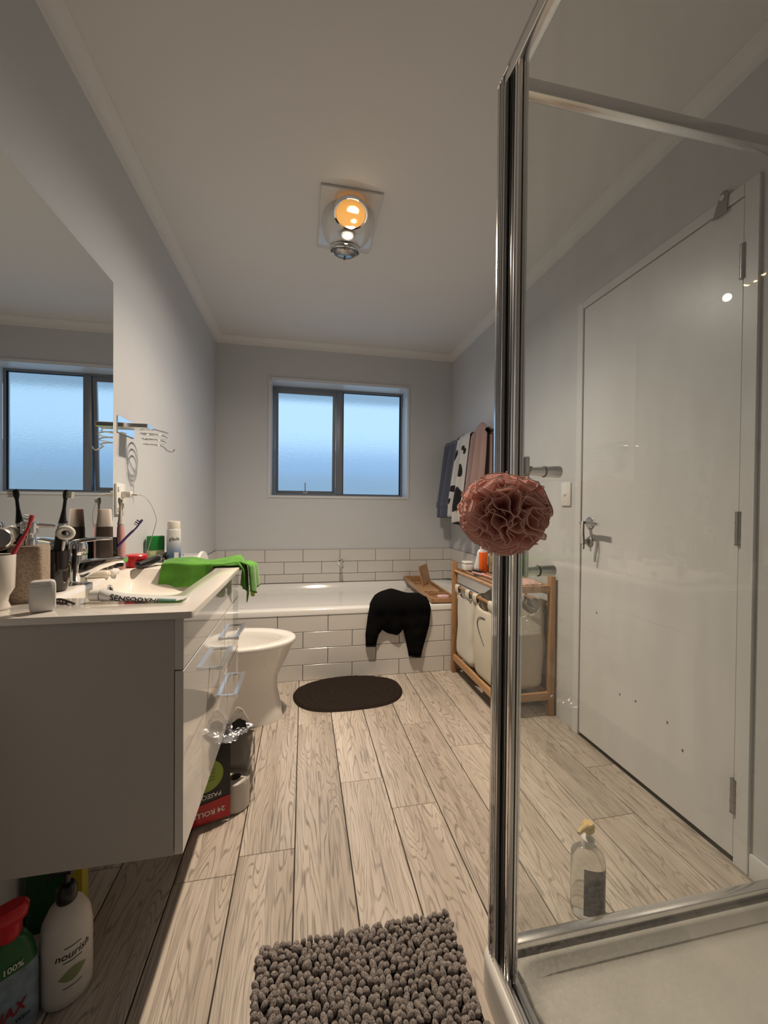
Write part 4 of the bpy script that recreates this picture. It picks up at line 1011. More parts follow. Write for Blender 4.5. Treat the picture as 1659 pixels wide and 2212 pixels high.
for i in range(nx):
    for j in range(ny):
        x = mx0 + 0.006 + (mx1 - mx0 - 0.012) * (i + 0.5 * (j % 2) * 0.6) / (nx - 0.7) + random.gauss(0, 0.0016)
        y = my0 + 0.005 + (my1 - my0 - 0.008) * j / (ny - 1) + random.gauss(0, 0.002)
        R_ = Matrix.Rotation(random.gauss(0, 0.5), 3, 'X') @ Matrix.Rotation(random.gauss(0, 0.4), 3, 'Y')
        sx, sz = random.uniform(0.0068, 0.0084), random.uniform(0.0115, 0.0145)
        b0 = len(V)
        for c in BV:
            p = R_ @ Vector((c.x * sx, c.y * sx, c.z * sz))
            V.append((x + p.x, y + p.y, 0.014 + p.z + 0.0))
        Fc += [tuple(b0 + k for k in f) for f in BF]
V = [(x, y, max(z, 0.001)) for x, y, z in V]
me = bpy.data.meshes.new('pile'); me.from_pydata(V, [], Fc); me.update()
pile = link('pile', me, CHEN, mt, True); pile['kind'] = 'stuff'

# ------------------------------------------------------------------ towels on the right wall
rail = thing('towel_rail', (XR - 0.05, 2.9, 1.58), 'dark metal towel rail on the right wall by the window', 'towel rail')
DARKM = mat('dark_bronze_metal', (0.06, 0.06, 0.065), 0.3, 1.0)
tube('bar', [(XR - 0.055, 2.47, 1.585), (XR - 0.055, 3.30, 1.585)], 0.009, DARKM, rail, 14)
for y in (2.50, 3.27):
    tube('bracket', [(XR - 0.055, y, 1.585), (XR - 0.001, y, 1.585)], 0.008, DARKM, rail, 12)
    lathe('rosette', [(0.022, 0), (0.022, 0.006), (0.012, 0.009)], (XR - 0.0005, y, 1.585), DARKM, rail, 20, M=rot('Y', -90))
def towel(name, y0, y1, ztop, zb_front, zb_back, reach, folds, m, label, seed, parent_hem=None, skew=0.0, hump=0.0):
    """cloth hung over the bar: back drop, over the top, front drop that bellies into the room"""
    bar = XR - 0.055
    def f(u, v):
        # v: 0 back hem .. 0.42 top .. 1 front hem
        y = y0 + (y1 - y0) * u
        w = math.sin(u * PI * folds + seed) * 0.5 + 0.35 * math.sin(u * PI * folds * 2.3 + seed * 2.1)
        top = ztop + hump * math.exp(-((u - 0.45) / 0.28) ** 2) + 0.006 * w
        if v < 0.40:
            t = v / 0.40
            z = zb_back + (top - 0.02 - zb_back) * t
            x = bar + 0.016 + 0.006 * w * (1 - t)
        elif v < 0.52:
            t = (v - 0.40) / 0.12; a = PI * t
            R = 0.016 + reach * 0.15
            x = bar + 0.016 - R * (1 - math.cos(a)); z = top - 0.02 + 0.022 * math.sin(a)
        else:
            t = (v - 0.52) / 0.48
            zb = zb_front + skew * (u - 0.5)
            z = top - 0.02 + (zb - top + 0.02) * t
            x = bar - 0.016 - reach * (0.3 + 0.7 * min(1, t * 1.25)) + 0.055 * w * (0.5 + 0.5 * t)
        y += (-0.02 + 0.04 * (1 - u)) * max(0, v - 0.52) + 0.010 * nz(u * 4, v * 5, seed)
        return (min(x, XR - 0.006), y, z)
    o = grid(name, f, 44, 60, m, None, 0.007)
    tag(o, label, 'towel')
    return o, f
BLUE = mat('slate_blue_terry', (0.10, 0.112, 0.16), 0.95, bump=0.8, bscale=420, sheen=0.3, spec=0.1)
PINKT = mat('dusty_pink_terry', (0.36, 0.25, 0.235), 0.95, bump=0.8, bscale=420, sheen=0.3, spec=0.1)
def cowmat():
    m, nt, b = newmat('cow_print_cloth'); L = nt.links
    tc = nt.nodes.new('ShaderNodeTexCoord')
    mp = nt.nodes.new('ShaderNodeMapping'); mp.inputs['Scale'].default_value = (5, 10, 7)
    n = nt.nodes.new('ShaderNodeTexNoise'); n.inputs['Scale'].default_value = 1.0; n.inputs['Detail'].default_value = 1.2; n.inputs['Distortion'].default_value = 0.6
    L.new(tc.outputs['Object'], mp.inputs[0]); L.new(mp.outputs[0], n.inputs['Vector'])
    r = nt.nodes.new('ShaderNodeValToRGB'); r.color_ramp.elements[0].position = 0.545; r.color_ramp.elements[1].position = 0.558
    r.color_ramp.elements[0].color = (0.58, 0.58, 0.58, 1); r.color_ramp.elements[1].color = (0.012, 0.012, 0.014, 1)
    L.new(n.outputs['Fac'], r.inputs[0]); L.new(r.outputs[0], b.inputs['Base Color'])
    b.inputs['Roughness'].default_value = 0.95; b.inputs['Sheen Weight'].default_value = 0.2
    return m
t1, f1 = towel('towel', 3.005, 3.29, 1.612, 0.985, 1.02, 0.085, 4.8, BLUE, 'slate-blue bath towel hanging nearest the window wall', 0.4)
def hemf(u, v):
    p = Vector(f1(u, 0.90 + 0.035 * v)); return (p.x - 0.006, p.y, p.z)
grid('woven_band', hemf, 44, 3, mat('slate_blue_weave', (0.10, 0.11, 0.16), 0.8), t1, 0.003)
towel('towel', 2.765, 2.985, 1.622, 0.975, 1.10, 0.088, 3.6, cowmat(), 'white towel with black cow-hide patches hanging between blue and pink', 2.0, skew=0.10)
t3, f3 = towel('towel', 2.53, 2.745, 1.605, 0.93, 1.0, 0.064, 3.8, PINKT, 'dusty pink towel with teal marks hanging nearest the shower post', 1.1, hump=0.05)
TEAL = mat('teal_applique', (0.22, 0.33, 0.30), 0.9)
for (u, v, s) in ((0.62, 0.60, 0.03), (0.66, 0.70, 0.03), (0.40, 0.62, 0.02)):
    def pf(a, b, u=u, v=v, s=s):
        p = Vector(f3(u + (a - 0.5) * s * 5, v + (b - 0.5) * s)); return (p.x - 0.0062, p.y, p.z)
    grid('teal_patch', pf, 8, 5, TEAL, t3, 0.002)

# ------------------------------------------------------------------ light switch, door hook, tag on handle
sw = thing('light_switch', (XR, 1.786, 1.08), 'white light switch on the right wall beside the door', 'switch')
p_ = box('switch_plate', (XR - 0.009, 1.750, 1.080), (XR - 0.0005, 1.822, 1.196), WHITEP, sw, 0.003, 2)
lathe('switch_button', [(0.008, 0), (0.008, 0.004), (0.005, 0.006), (0.001, 0.0062)], (XR - 0.009, 1.790, 1.138), WHITEP, p_, 18, M=rot('Y', -90))
hk = thing('over_door_hook', (XR - 0.01, 1.05, 1.996), 'grey metal hook with round eye on the door\'s top edge', 'hook')
HK = mat('grey_zinc', (0.22, 0.22, 0.21), 0.4, 0.8)
def hkmap(pts, x): return [(x, y, z) for y, z in pts]
outl = [(1.064, 1.985), (1.020, 1.985), (1.018, 2.012), (1.016, 2.036), (1.020, 2.050), (1.030, 2.055), (1.040, 2.050), (1.048, 2.030)]
loft('hook_plate', [hkmap(outl, XR - 0.0105), hkmap(outl, XR - 0.0135)], HK, hk, smooth=False)
lathe('hook_eye', [(0.008, 0), (0.008, 0.002), (0.001, 0.0022)], (XR - 0.0136, 1.034, 2.036), GLOSSW, hk, 18, M=rot('Y', -90))
dt = thing('hanging_tag', (XR - 0.06, HY - 0.02, 0.99), 'black and white ribbon hanging from the door handle', 'ribbon')
def rib(dx, y, L, w):
    return lambda u, v: (XR - 0.0655 - 0.004 * math.sin(v * 5) - dx, y + w * (u - 0.5) + 0.005 * math.sin(v * 4 + y * 90), 1.012 - L * v)
grid('white_strip', rib(0.0, HY - 0.028, 0.105, 0.016), 4, 16, mat('white_ribbon', (0.62, 0.61, 0.60), 0.8), dt, 0.002)
grid('black_strip', rib(0.003, HY - 0.040, 0.125, 0.007), 4, 16, BLACKP, dt, 0.002)

# ------------------------------------------------------------------ laundry hamper
ham = thing('laundry_hamper', (1.11, 2.16, 0.0), 'bamboo laundry hamper with open top shelf and hanging canvas bags', 'hamper')
hx0, hx1, hy0, hy1, hz = 0.950, 1.272, 1.846, 2.482, 0.718
pw = 0.030
for x in (hx0, hx1 - pw):
    for y in (hy0, hy1 - pw):
        box('post', (x, y, 0.0), (x + pw, y + pw, hz if True else 0), BAMB, ham, 0.003, 2)
for x in (hx0 + 0.004, hx1 - pw + 0.004):
    box('lower_rail', (x, hy0 + pw, 0.082), (x + 0.018, hy1 - pw, 0.122), BAMY, ham, 0.002, 1)
    box('bag_rail', (x, hy0 + pw, 0.560), (x + 0.014, hy1 - pw, 0.574), BAMY, ham, 0.003, 2)
for y in (hy0 + 0.004, hy1 - pw + 0.004):
    box('end_rail', (hx0 + pw, y, 0.082), (hx1 - pw, y + 0.018, 0.122), BAMX, ham, 0.002, 1)
    box('top_end_rail', (hx0 + pw, y, 0.636), (hx1 - pw, y + 0.018, 0.672), BAMX, ham, 0.002, 1)
for i in range(7):
    x = hx0 + 0.006 + i * (hx1 - hx0 - 0.026) / 6
    tube('shelf_slat', [(x + 0.007, hy0 + 0.012, 0.660), (x + 0.007, hy1 - 0.012, 0.660)], 0.0085, BAMY, ham, 10)
# bags: open sacks hanging from loops over the bag rails
def bag(y0, y1, bulge, seed, nm, m):
    xa, xb = hx0 + 0.010, hx1 - 0.018
    def f(u, v):
        # u round the sack, v from the mouth down to the base
        a = 2 * PI * u
        c, s = math.cos(a), math.sin(a)
        ex = 5
        xx = (xa + xb) / 2 + (xb - xa) / 2 * math.copysign(abs(c) ** (2 / ex), c)
        yy = (y0 + y1) / 2 + (y1 - y0) / 2 * math.copysign(abs(s) ** (2 / ex), s)
        dip = 0.055 * max(0, 1 - abs(((u * 4 + 0.5) % 1) - 0.5) * 2.6) if v < 0.12 else 0.0
        z = 0.560 - dip * (1 - v / 0.12 if v < 0.12 else 0)
        z = z - (0.445) * v
        k = math.sin(PI * min(1, v * 1.1)) * bulge
        xx += c * k + 0.010 * nz(a * 1.2, v * 3, seed) * min(1, v * 4); yy += s * k * 0.3 + 0.008 * nz(a * 2, v * 4, seed + 3) * min(1, v * 4)
        t = max(0, v - 0.90) / 0.10
        xx = (xa + xb) / 2 + (xx - (xa + xb) / 2) * (1 - 0.25 * t * t); yy = (y0 + y1) / 2 + (yy - (y0 + y1) / 2) * (1 - 0.25 * t * t)
        return (xx, yy, z + 0.02 * t * 0)
    b = grid(nm, f, 72, 40, m, ham, 0.0025, True)
    lst = [(f(u / 24, 1.0)) for u in range(24)]
    mesh('bag_base', lst, [tuple(range(24))], m, b)
    tube('bag_hem', [f(u / 72, 0.0) for u in range(72)], 0.0035, m, b, 6, True)
    for x in (xa, xb):
        for yy in (y0 + 0.045, y1 - 0.045):
            def lf(u, v, x=x, yy=yy):
                a = 2 * PI * v; return (x + 0.012 * math.cos(a) + (0.001 if x == xa else -0.001), yy + (u - 0.5) * 0.052, 0.5655 + (0.014 if math.sin(a) > 0 else 0.040) * math.sin(a))
            grid('hanging_loop', lf, 6, 20, m, b, 0.002)
    return b
bag(2.185, 2.440, 0.004, 1.0, 'canvas_bag', CREAM)
b2 = bag(1.885, 2.170, 0.012, 5.0, 'canvas_bag', mat('ecru_canvas', (0.60, 0.565, 0.47), 0.9, bump=0.35, bscale=450))
tube('black_cord', spline([(0.948, 1.985, 0.475), (0.945, 2.045, 0.470), (0.944, 2.070, 0.435), (0.944, 2.045, 0.390), (0.946, 1.985, 0.330)], 6), 0.0022, BLACKP, b2, 6)
# things on the hamper shelf
ZH = 0.6690
wbx = thing('white_box', (1.028, 2.415, ZH), 'small white rounded box on the hamper nearest the bath', 'box')
box('box_base', (1.000, 2.385, ZH), (1.056, 2.440, ZH + 0.040), WHITEP, wbx, 0.005, 3)
box('box_lid', (0.999, 2.384, ZH + 0.0405), (1.057, 2.441, ZH + 0.058), WHITEP, wbx, 0.006, 3)
ep = thing('epilator', (1.075, 2.36, ZH), 'white and grey handheld epilator standing on the hamper', 'epilator')
EM = T(1.066, 2.350, ZH) @ rot('Z', -20) @ rot('Y', 10)
loft('epilator_body', [[EM @ Vector(p) for p in circ(0.0, 0, z, r, r * 0.75, 24, 2.6)] for r, z in ((0.020, 0.004), (0.023, 0.02), (0.021, 0.06), (0.019, 0.09), (0.022, 0.115), (0.017, 0.135), (0.006, 0.142))], mat('pearl_white', (0.70, 0.72, 0.74), 0.2), ep)
tube('grey_stripe', [EM @ Vector((0.019 + 0.004 * math.sin(z * 40), -0.010, z)) for z in (0.01, 0.03, 0.05, 0.07, 0.09, 0.11, 0.125)], 0.006, BLACKP, ep, 8)
ob = thing('orange_bottle', (1.105, 2.335, ZH), 'bright orange bottle with white cap on the hamper shelf', 'bottle')
OM = T(1.093, 2.318, ZH) @ rot('Z', 10)
loft('bottle_body', [[OM @ Vector(p) for p in circ(0, 0, z, r, r * 0.65, 28, 3.4)] for r, z in ((0.024, 0.0), (0.026, 0.003), (0.026, 0.120), (0.024, 0.124))], mat('orange_plastic', (0.80, 0.13, 0.012), 0.35), ob)
loft('bottle_cap', [[OM @ Vector(p) for p in circ(0, 0, z, r, r * 0.65, 28, 3.0)] for r, z in ((0.0215, 0.124), (0.021, 0.158), (0.019, 0.161))], WHITEP, ob)
pfm = thing('perfume_bottle', (1.16, 2.33, ZH), 'small amber glass bottle with gold cap behind the orange bottle', 'bottle')
box('glass_body', (1.130, 2.300, ZH + 0.045), (1.172, 2.332, ZH + 0.100), mat('amber_glass', (0.40, 0.30, 0.14), 0.08), pfm, 0.004, 2)
lathe('gold_cap', [(0.010, 0.100), (0.011, 0.104), (0.011, 0.128), (0.009, 0.130)], (1.151, 2.316, ZH), mat('gold_metal', (0.6, 0.45, 0.2), 0.25, 1.0), pfm, 20)
box('stand', (1.128, 2.298, ZH), (1.174, 2.334, ZH + 0.0445), mat('tan_card', (0.40, 0.27, 0.17), 0.7), pfm, 0.002, 1)
hb = thing('hairbrush', (1.0, 2.16, ZH), 'pink-handled hairbrush with black bristle pad on the hamper', 'hairbrush')
tube('brush_handle', spline([(1.000, 2.262, ZH + 0.012), (1.012, 2.21, ZH + 0.013), (1.022, 2.15, ZH + 0.012), (1.030, 2.09, ZH + 0.011), (1.036, 2.03, ZH + 0.010)], 5), [0.006] + [0.017] * 9 + [0.010] * 4 + [0.0085] * 6 + [0.005], mat('rose_plastic', (0.55, 0.30, 0.27), 0.3), hb, 14, sq=0.55)
hm2 = T(1.011, 2.212, ZH + 0.021) @ rot('Z', 13)
box('bristle_pad', (-0.014, -0.042, 0.0), (0.014, 0.042, 0.009), BLACKP, hb, 0.004, 2, hm2)
for i in range(7):
    for j in range(3):
        p = hm2 @ Vector((-0.009 + 0.009 * j, -0.036 + 0.012 * i, 0.008))
        tube('bristle', [p, p + Vector((0, 0, 0.011))], 0.0012, BLACKP, hb, 5)
pk = thing('sachet_pack', (1.15, 1.93, ZH), 'crinkled pink sachet pack at the hamper\'s near end', 'pack')
def pkf(z0, h):
    return lambda u, v: (1.07 + 0.15 * u, 1.878 + 0.12 * v, ZH + z0 + h * math.sin(PI * u) ** 0.5 * math.sin(PI * v) ** 0.5 + 0.004 * nz(u * 9, v * 9, 2))
grid('pack_film', pkf(0.004, 0.022), 24, 18, mat('pink_foil', (0.62, 0.40, 0.36), 0.2, bump=0.6, bscale=90), pk)
grid('pack_back', pkf(0.003, 0.001), 10, 8, MATS['pink_foil'], pk)

# ------------------------------------------------------------------ bath caddy
cd = thing('bath_caddy', (0.93, 2.95, 0.445), 'bamboo bath caddy laid across the far right end of the tub', 'caddy')
CZ = 0.4445
cM = T(0.925, 2.95, CZ) @ rot('Z', -2)
cb_ = lambda nm, lo, hi, m=BAMY, bev=0.002: box(nm, lo, hi, m, cd, bev, 1, cM)
cb_('side_rail', (-0.090, -0.455, 0.0), (-0.076, 0.415, 0.030)); cb_('side_rail', (0.076, -0.455, 0.0), (0.090, 0.415, 0.030))
cb_('end_rail', (-0.076, -0.455, 0.002), (0.076, -0.441, 0.030), BAMX); cb_('end_rail', (-0.076, 0.401, 0.002), (0.076, 0.415, 0.030), BAMX)
for y in (-0.27, 0.12, 0.28):
    cb_('divider', (-0.076, y, 0.002), (0.076, y + 0.012, 0.028), BAMX)
for i in range(6):
    x = -0.070 + i * 0.0242
    cb_('slat', (x, -0.441, 0.003), (x + 0.018, 0.401, 0.008))
cb_('inner_tray', (-0.060, -0.16, 0.012), (0.060, 0.10, 0.018), BAMX)
tube('glass_slot', [cM @ Vector((x, y - 0.20, 0.012)) for x, y, _ in circ(0, 0, 0, 0.045, 0.045, 28)], 0.005, BAMX, cd, 8, True)
# reading rest, hinged up
rM = cM @ T(0.035, 0.10, 0.020) @ rot('X', 0) @ rot('Y', 0)
rst = box('reading_rest', (-0.09, 0.0, 0.0), (0.09, 0.009, 0.150), BAMX, cd, 0.002, 1, rM @ rot('Z', 55) @ rot('X', -14))
for k in range(5):
    Mh = rM @ rot('Z', 55) @ rot('X', -14)
    lathe('peg_hole', [(0.005, 0.0), (0.005, 0.0008)], Mh @ Vector((-0.074, -0.0002, 0.03 + 0.024 * k)), RUBBER, rst, 12, M=rot('Z', 55) @ rot('X', 90))
tag(loft('soap_bar', [[Vector(p) for p in circ(0.935, 2.600, CZ + 0.0082 + z, 0.042 * k, 0.028 * k, 28, 3.5)] for k, z in ((0.85, 0), (1, 0.006), (1, 0.014), (0.8, 0.020))], mat('pink_soap', (0.66, 0.45, 0.47), 0.4)), 'pink soap bar in the bamboo bath caddy', 'soap')

# ------------------------------------------------------------------ bath puff on the shower knob
puff = thing('bath_puff', (0.325, 0.612, 1.055), 'pink mesh bath puff hanging against the shower post', 'bath puff')
def puffmat(name, c, tr):
    m, nt, b = newmat(name); L = nt.links
    b.inputs['Base Color'].default_value = (*c, 1); b.inputs['Roughness'].default_value = 0.6
    t = nt.nodes.new('ShaderNodeBsdfTranslucent'); t.inputs[0].default_value = (*c, 1)
    mx = nt.nodes.new('ShaderNodeMixShader'); mx.inputs[0].default_value = 0.5
    # open net weave
    tc = nt.nodes.new('ShaderNodeTexCoord')
    vo = nt.nodes.new('ShaderNodeTexVoronoi'); vo.feature = 'DISTANCE_TO_EDGE'; vo.inputs['Scale'].default_value = 620
    L.new(tc.outputs['Object'], vo.inputs['Vector'])
    gt = nt.nodes.new('ShaderNodeMath'); gt.operation = 'GREATER_THAN'; gt.inputs[1].default_value = 0.14
    L.new(vo.outputs['Distance'], gt.inputs[0])
    mu = nt.nodes.new('ShaderNodeMath'); mu.operation = 'MULTIPLY'; mu.inputs[1].default_value = tr
    L.new(gt.outputs[0], mu.inputs[0])
    tp_ = nt.nodes.new('ShaderNodeBsdfTransparent')
    m2 = nt.nodes.new('ShaderNodeMixShader')
    out = nt.nodes['Material Output']
    L.new(b.outputs[0], mx.inputs[1]); L.new(t.outputs[0], mx.inputs[2])
    L.new(mu.outputs[0], m2.inputs[0]); L.new(mx.outputs[0], m2.inputs[1]); L.new(tp_.outputs[0], m2.inputs[2])
    L.new(m2.outputs[0], out.inputs[0])
    return m
PNET = puffmat('pink_net', (0.92, 0.56, 0.49), 0.45)
PEDGE = mat('pink_net_hem', (0.92, 0.60, 0.53), 0.6)
pc = Vector((0.325, 0.612, 1.056)); PR = 0.074
rnd = random.Random(11)
V = []; Fc = []; rims = []
core = 84
ga = PI * (3 - math.sqrt(5))
for i in range(core):
    # each ruffle: a folded net loop rooted at the centre, its open mouth facing outwards
    zz = 1 - 2 * (i + 0.5) / core; rr_ = math.sqrt(1 - zz * zz); th = ga * i
    d = Vector((rr_ * math.cos(th), rr_ * math.sin(th), zz))
    a_ = d.cross(Vector((0.3, 0.2, 1))).normalized(); b_ = d.cross(a_)
    ang = rnd.uniform(0, PI); ca, sa = math.cos(ang), math.sin(ang)
    ax, bx = a_ * ca + b_ * sa, b_ * ca - a_ * sa
    wa, wb = rnd.uniform(0.018, 0.034), rnd.uniform(0.005, 0.012)
    R0 = PR * rnd.uniform(0.84, 1.07)
    ph1, ph2 = rnd.uniform(0, 6), rnd.uniform(0, 6)
    nseg, nl = 30, 7
    base = len(V)
    rim = []
    for l in range(nl):
        t = l / (nl - 1); r = PR * 0.25 + (R0 - PR * 0.25) * t
        sp_ = 0.25 + 0.75 * t ** 0.8
        for s in range(nseg):
            q = 2 * PI * s / nseg
            rad = 1 + 0.10 * math.sin(3 * q + ph1) * t + 0.07 * math.sin(5 * q + ph2) * t
            off = ax * (wa * sp_ * rad * math.cos(q)) + bx * (wb * sp_ * rad * math.sin(q) + 0.008 * t * math.sin(2 * math.cos(q) * 1.6 + ph1))
            p = (d * r + off)
            p = p.normalized() * r * (1 + 0.02 * math.sin(4 * q + ph2) * t)
            V.append(pc + Vector((p.x, p.y, p.z * 0.88)))
            if l == nl - 1: rim.append(V[-1])
    for l in range(nl - 1):
        for s in range(nseg):
            s2 = (s + 1) % nseg
            Fc.append((base + l * nseg + s, base + l * nseg + s2, base + (l + 1) * nseg + s2, base + (l + 1) * nseg + s))
    rims.append(rim)
pm = mesh('net_ruffles', V, Fc, PNET, puff, True); pm['kind'] = 'stuff'
V = []; Fc = []
for rim in rims:
    fr = frames(rim, True); b0 = len(V); n = len(fr); k = 5
    for (p, x, y) in fr:
        for s in range(k):
            q = 2 * PI * s / k; V.append(p + x * (0.0008 * math.cos(q)) + y * (0.0008 * math.sin(q)))
    for i in range(n):
        for s in range(k):
            Fc.append((b0 + i * k + s, b0 + i * k + (s + 1) % k, b0 + ((i + 1) % n) * k + (s + 1) % k, b0 + ((i + 1) % n) * k + s))
mesh('ruffle_hems', V, Fc, PEDGE, puff, True)['kind'] = 'stuff'
tube('hanging_cord', spline([pc, pc + Vector((0.03, 0.03, 0.06)), (0.405, 0.7365, 1.125), (0.440, 0.7335, 1.134), (0.449, 0.735, 1.146), (0.4485, 0.748, 1.146), (0.440, 0.7325, 1.130), (0.403, 0.7345, 1.118), pc + Vector((0.03, 0.026, 0.055)), pc], 5), 0.0016, PEDGE, puff, 6)

# ------------------------------------------------------------------ clear pump bottle behind the shower panel
cl = thing('clear_pump_bottle', (0.735, 0.93, 0.0), 'translucent pump bottle with pale yellow pump on the floor behind the shower glass', 'bottle')
PET = mat('clear_pet', (0.86, 0.86, 0.82), 0.12, trans=0.85, ior=1.25)
KM = T(0.742, 0.925, 0.0005) @ rot('Z', -25)
kb = loft('bottle_body', [[KM @ Vector(p) for p in circ(0, 0, z, r, r * 0.72, 36, 2.6)] for r, z in ((0.038, 0.0), (0.041, 0.004), (0.041, 0.150), (0.039, 0.158), (0.026, 0.172), (0.015, 0.178))], PET, cl)
lathe('collar', [(0.0155, 0.178), (0.0155, 0.196), (0.012, 0.199)], (0.742, 0.925, 0.0005), mat('pale_pump_plastic', (0.74, 0.74, 0.72), 0.35), cl, 24)
lathe('pump_stem', [(0.006, 0.199), (0.006, 0.216)], (0.742, 0.925, 0.0005), MATS['pale_pump_plastic'], cl, 12)
YP = mat('pale_yellow_plastic', (0.68, 0.50, 0.22), 0.4)
hd2 = lathe('pump_head', [(0.012, 0.214), (0.0155, 0.220), (0.0155, 0.232), (0.011, 0.238), (0.001, 0.2385)], (0.742, 0.925, 0.0005), YP, cl, 20)
tube('pump_nozzle', [(0.738, 0.923, 0.2315), (0.712, 0.912, 0.2335), (0.700, 0.907, 0.230)], [0.0085, 0.006, 0.0045], YP, hd2, 10)
LBL = mat('navy_label_print', (0.025, 0.032, 0.050), 0.4, var=0.6, vscale=90)
def lb(u, v):
    a = -1.85 + 1.85 * u
    c, s = math.cos(a), math.sin(a)
    return KM @ Vector((0.0418 * math.copysign(abs(c) ** (2 / 2.6), c), 0.0304 * math.copysign(abs(s) ** (2 / 2.6), s), 0.015 + 0.120 * v))
grid('label', lb, 18, 10, LBL, kb)

# ------------------------------------------------------------------ toilet-roll pack
pkg = thing('toilet_roll_pack', (-0.29, 1.48, 0.0), 'torn plastic multipack of toilet rolls standing upside down by the vanity', 'pack')
A, B, C2, D2 = Vector((-0.405, 1.378, 0)), Vector((-0.237, 1.432, 0)), Vector((-0.166, 1.508, 0)), Vector((-0.330, 1.560, 0))
HP = 0.262
FILMB = mat('black_print_film', (0.010, 0.010, 0.011), 0.22, bump=0.25, bscale=30)
CLRF = None
def film(blend=0.12):
    m = bpy.data.materials.new('clear_film'); m.use_nodes = True
    nt = m.node_tree; nt.nodes.clear(); L = nt.links
    out = nt.nodes.new('ShaderNodeOutputMaterial')
    tr = nt.nodes.new('ShaderNodeBsdfTransparent'); tr.inputs[0].default_value = (0.9, 0.9, 0.9, 1)
    gl = nt.nodes.new('ShaderNodeBsdfGlossy'); gl.inputs['Roughness'].default_value = 0.12
    fr = nt.nodes.new('ShaderNodeLayerWeight'); fr.inputs[0].default_value = blend
    tc = nt.nodes.new('ShaderNodeTexCoord'); n = nt.nodes.new('ShaderNodeTexNoise'); n.inputs['Scale'].default_value = 55; n.inputs['Detail'].default_value = 3
    L.new(tc.outputs['Object'], n.inputs['Vector'])
    bp = nt.nodes.new('ShaderNodeBump'); bp.inputs['Strength'].default_value = 0.3; bp.inputs['Distance'].default_value = 0.003
    L.new(n.outputs['Fac'], bp.inputs['Height']); L.new(bp.outputs[0], gl.inputs['Normal']); L.new(bp.outputs[0], fr.inputs['Normal'])
    mx = nt.nodes.new('ShaderNodeMixShader')
    L.new(fr.outputs['Fresnel'], mx.inputs[0]); L.new(tr.outputs[0], mx.inputs[1]); L.new(gl.outputs[0], mx.inputs[2]); L.new(mx.outputs[0], out.inputs[0])
    return m
CLRF = film(); CLRF2 = film(0.55)
nrm = (B - A).cross(Vector((0, 0, 1))).normalized()   # faces the camera side
if nrm.y > 0: nrm = -nrm
def face(u, z, d=0.0):
    p = A + (B - A) * u + nrm * (0.006 * math.sin(PI * u) * math.sin(PI * min(1, z / HP)) + d)
    if z < 0.012: p -= nrm * (0.012 - z) * 0.8
    return Vector((p.x, p.y, max(z, 0.0012)))
fr_ = grid('front_print', lambda u, v: face(u, 0.018 + (HP - 0.018) * v), 20, 30, FILMB, pkg)
grid('red_band', lambda u, v: face(u, 0.014 + (0.062 + 0.012 * u) * v, 0.0014), 18, 6, mat('red_print_film', (0.45, 0.012, 0.02), 0.25), fr_)
W_ = (B - A).length
def disc(u, v):
    a = 2 * PI * u; r = 0.055 * v
    return face(0.56 + r * math.cos(a) / W_, 0.172 + r * math.sin(a) * 0.95, 0.0014)
V = [face(0.56, 0.172, 0.0014)]; Fc = []
for k in range(32):
    V.append(Vector(disc(k / 32, 1.0)))
for k in range(32): Fc.append((0, 1 + k, 1 + (k + 1) % 32))
mesh('green_roundel', V, Fc, mat('lime_print', (0.30, 0.42, 0.06), 0.35), fr_)
INKW = mat('white_ink', (0.72, 0.72, 0.70), 0.5)
# the pack stands on its head, so the lettering is upside down
text('brand_lettering', 'PASEO', 0.021, INKW, fr_, lambda x, y: face(0.66 - x / W_, 0.112 - y, 0.0024), 0.0004)
text('count_lettering', '24 ROLLS', 0.024, INKW, fr_, lambda x, y: face(0.62 - x / W_, 0.056 - y, 0.0026), 0.0005)
for k in range(4):
    box('print_line', (0, 0, 0), (0.05, 0.0004, 0.0014), mat('dark_green_ink', (0.06, 0.10, 0.02), 0.5), fr_, 0, 1, Matrix.Translation(face(0.44, 0.156 + 0.011 * k, 0.0035)) @ rot('Z', math.degrees(math.atan2((B - A).y, (B - A).x))))
# clear side film bulging round the rolls, back and left side
def side(P, Q):
    n2 = (Q - P).cross(Vector((0, 0, 1))).normalized()
    mid = (A + C2) / 2
    if n2.dot(P - mid) < 0: n2 = -n2
    return lambda u, v: (P + (Q - P) * u + n2 * (0.010 * math.sin(PI * u) + 0.003 * nz(u * 6, v * 9, 4))) * 1.0 + Vector((0, 0, 0.002 + (HP - 0.01) * v)) 
grid('side_film', side(B, C2), 14, 20, CLRF, pkg)
FILMG = mat('grey_print_film', (0.50, 0.48, 0.45), 0.3)
grid('front_lining', lambda u, v: face(0.02 + 0.96 * u, 0.02 + (HP - 0.03) * v, -0.0022), 10, 10, FILMG, pkg)
grid('back_print', side(C2, D2), 14, 20, FILMG, pkg)
grid('left_print', side(D2, A), 14, 20, FILMG, pkg)
tag(grid('red_edge', lambda u, v: Vector(side(C2, D2)(0.02 + 0.2 * u, 0.18 + 0.26 * v)) + Vector((0.004, 0.001, 0)), 4, 6, MATS['red_print_film'], pkg), None)
FOIL = mat('crinkled_foil', (0.50, 0.51, 0.54), 0.24, 0.8, bump=1.0, bscale=70)
def topf(u, v):
    p = A * (1 - u) * (1 - v) + B * u * (1 - v) + C2 * u * v + D2 * (1 - u) * v
    return (p.x, p.y, HP - 0.004 + 0.022 * math.sin(PI * u) * (1 - 0.4 * v) + 0.014 * nz(u * 7, v * 7, 9) + 0.018 * v)
grid('torn_top', topf, 26, 22, FOIL, pkg)
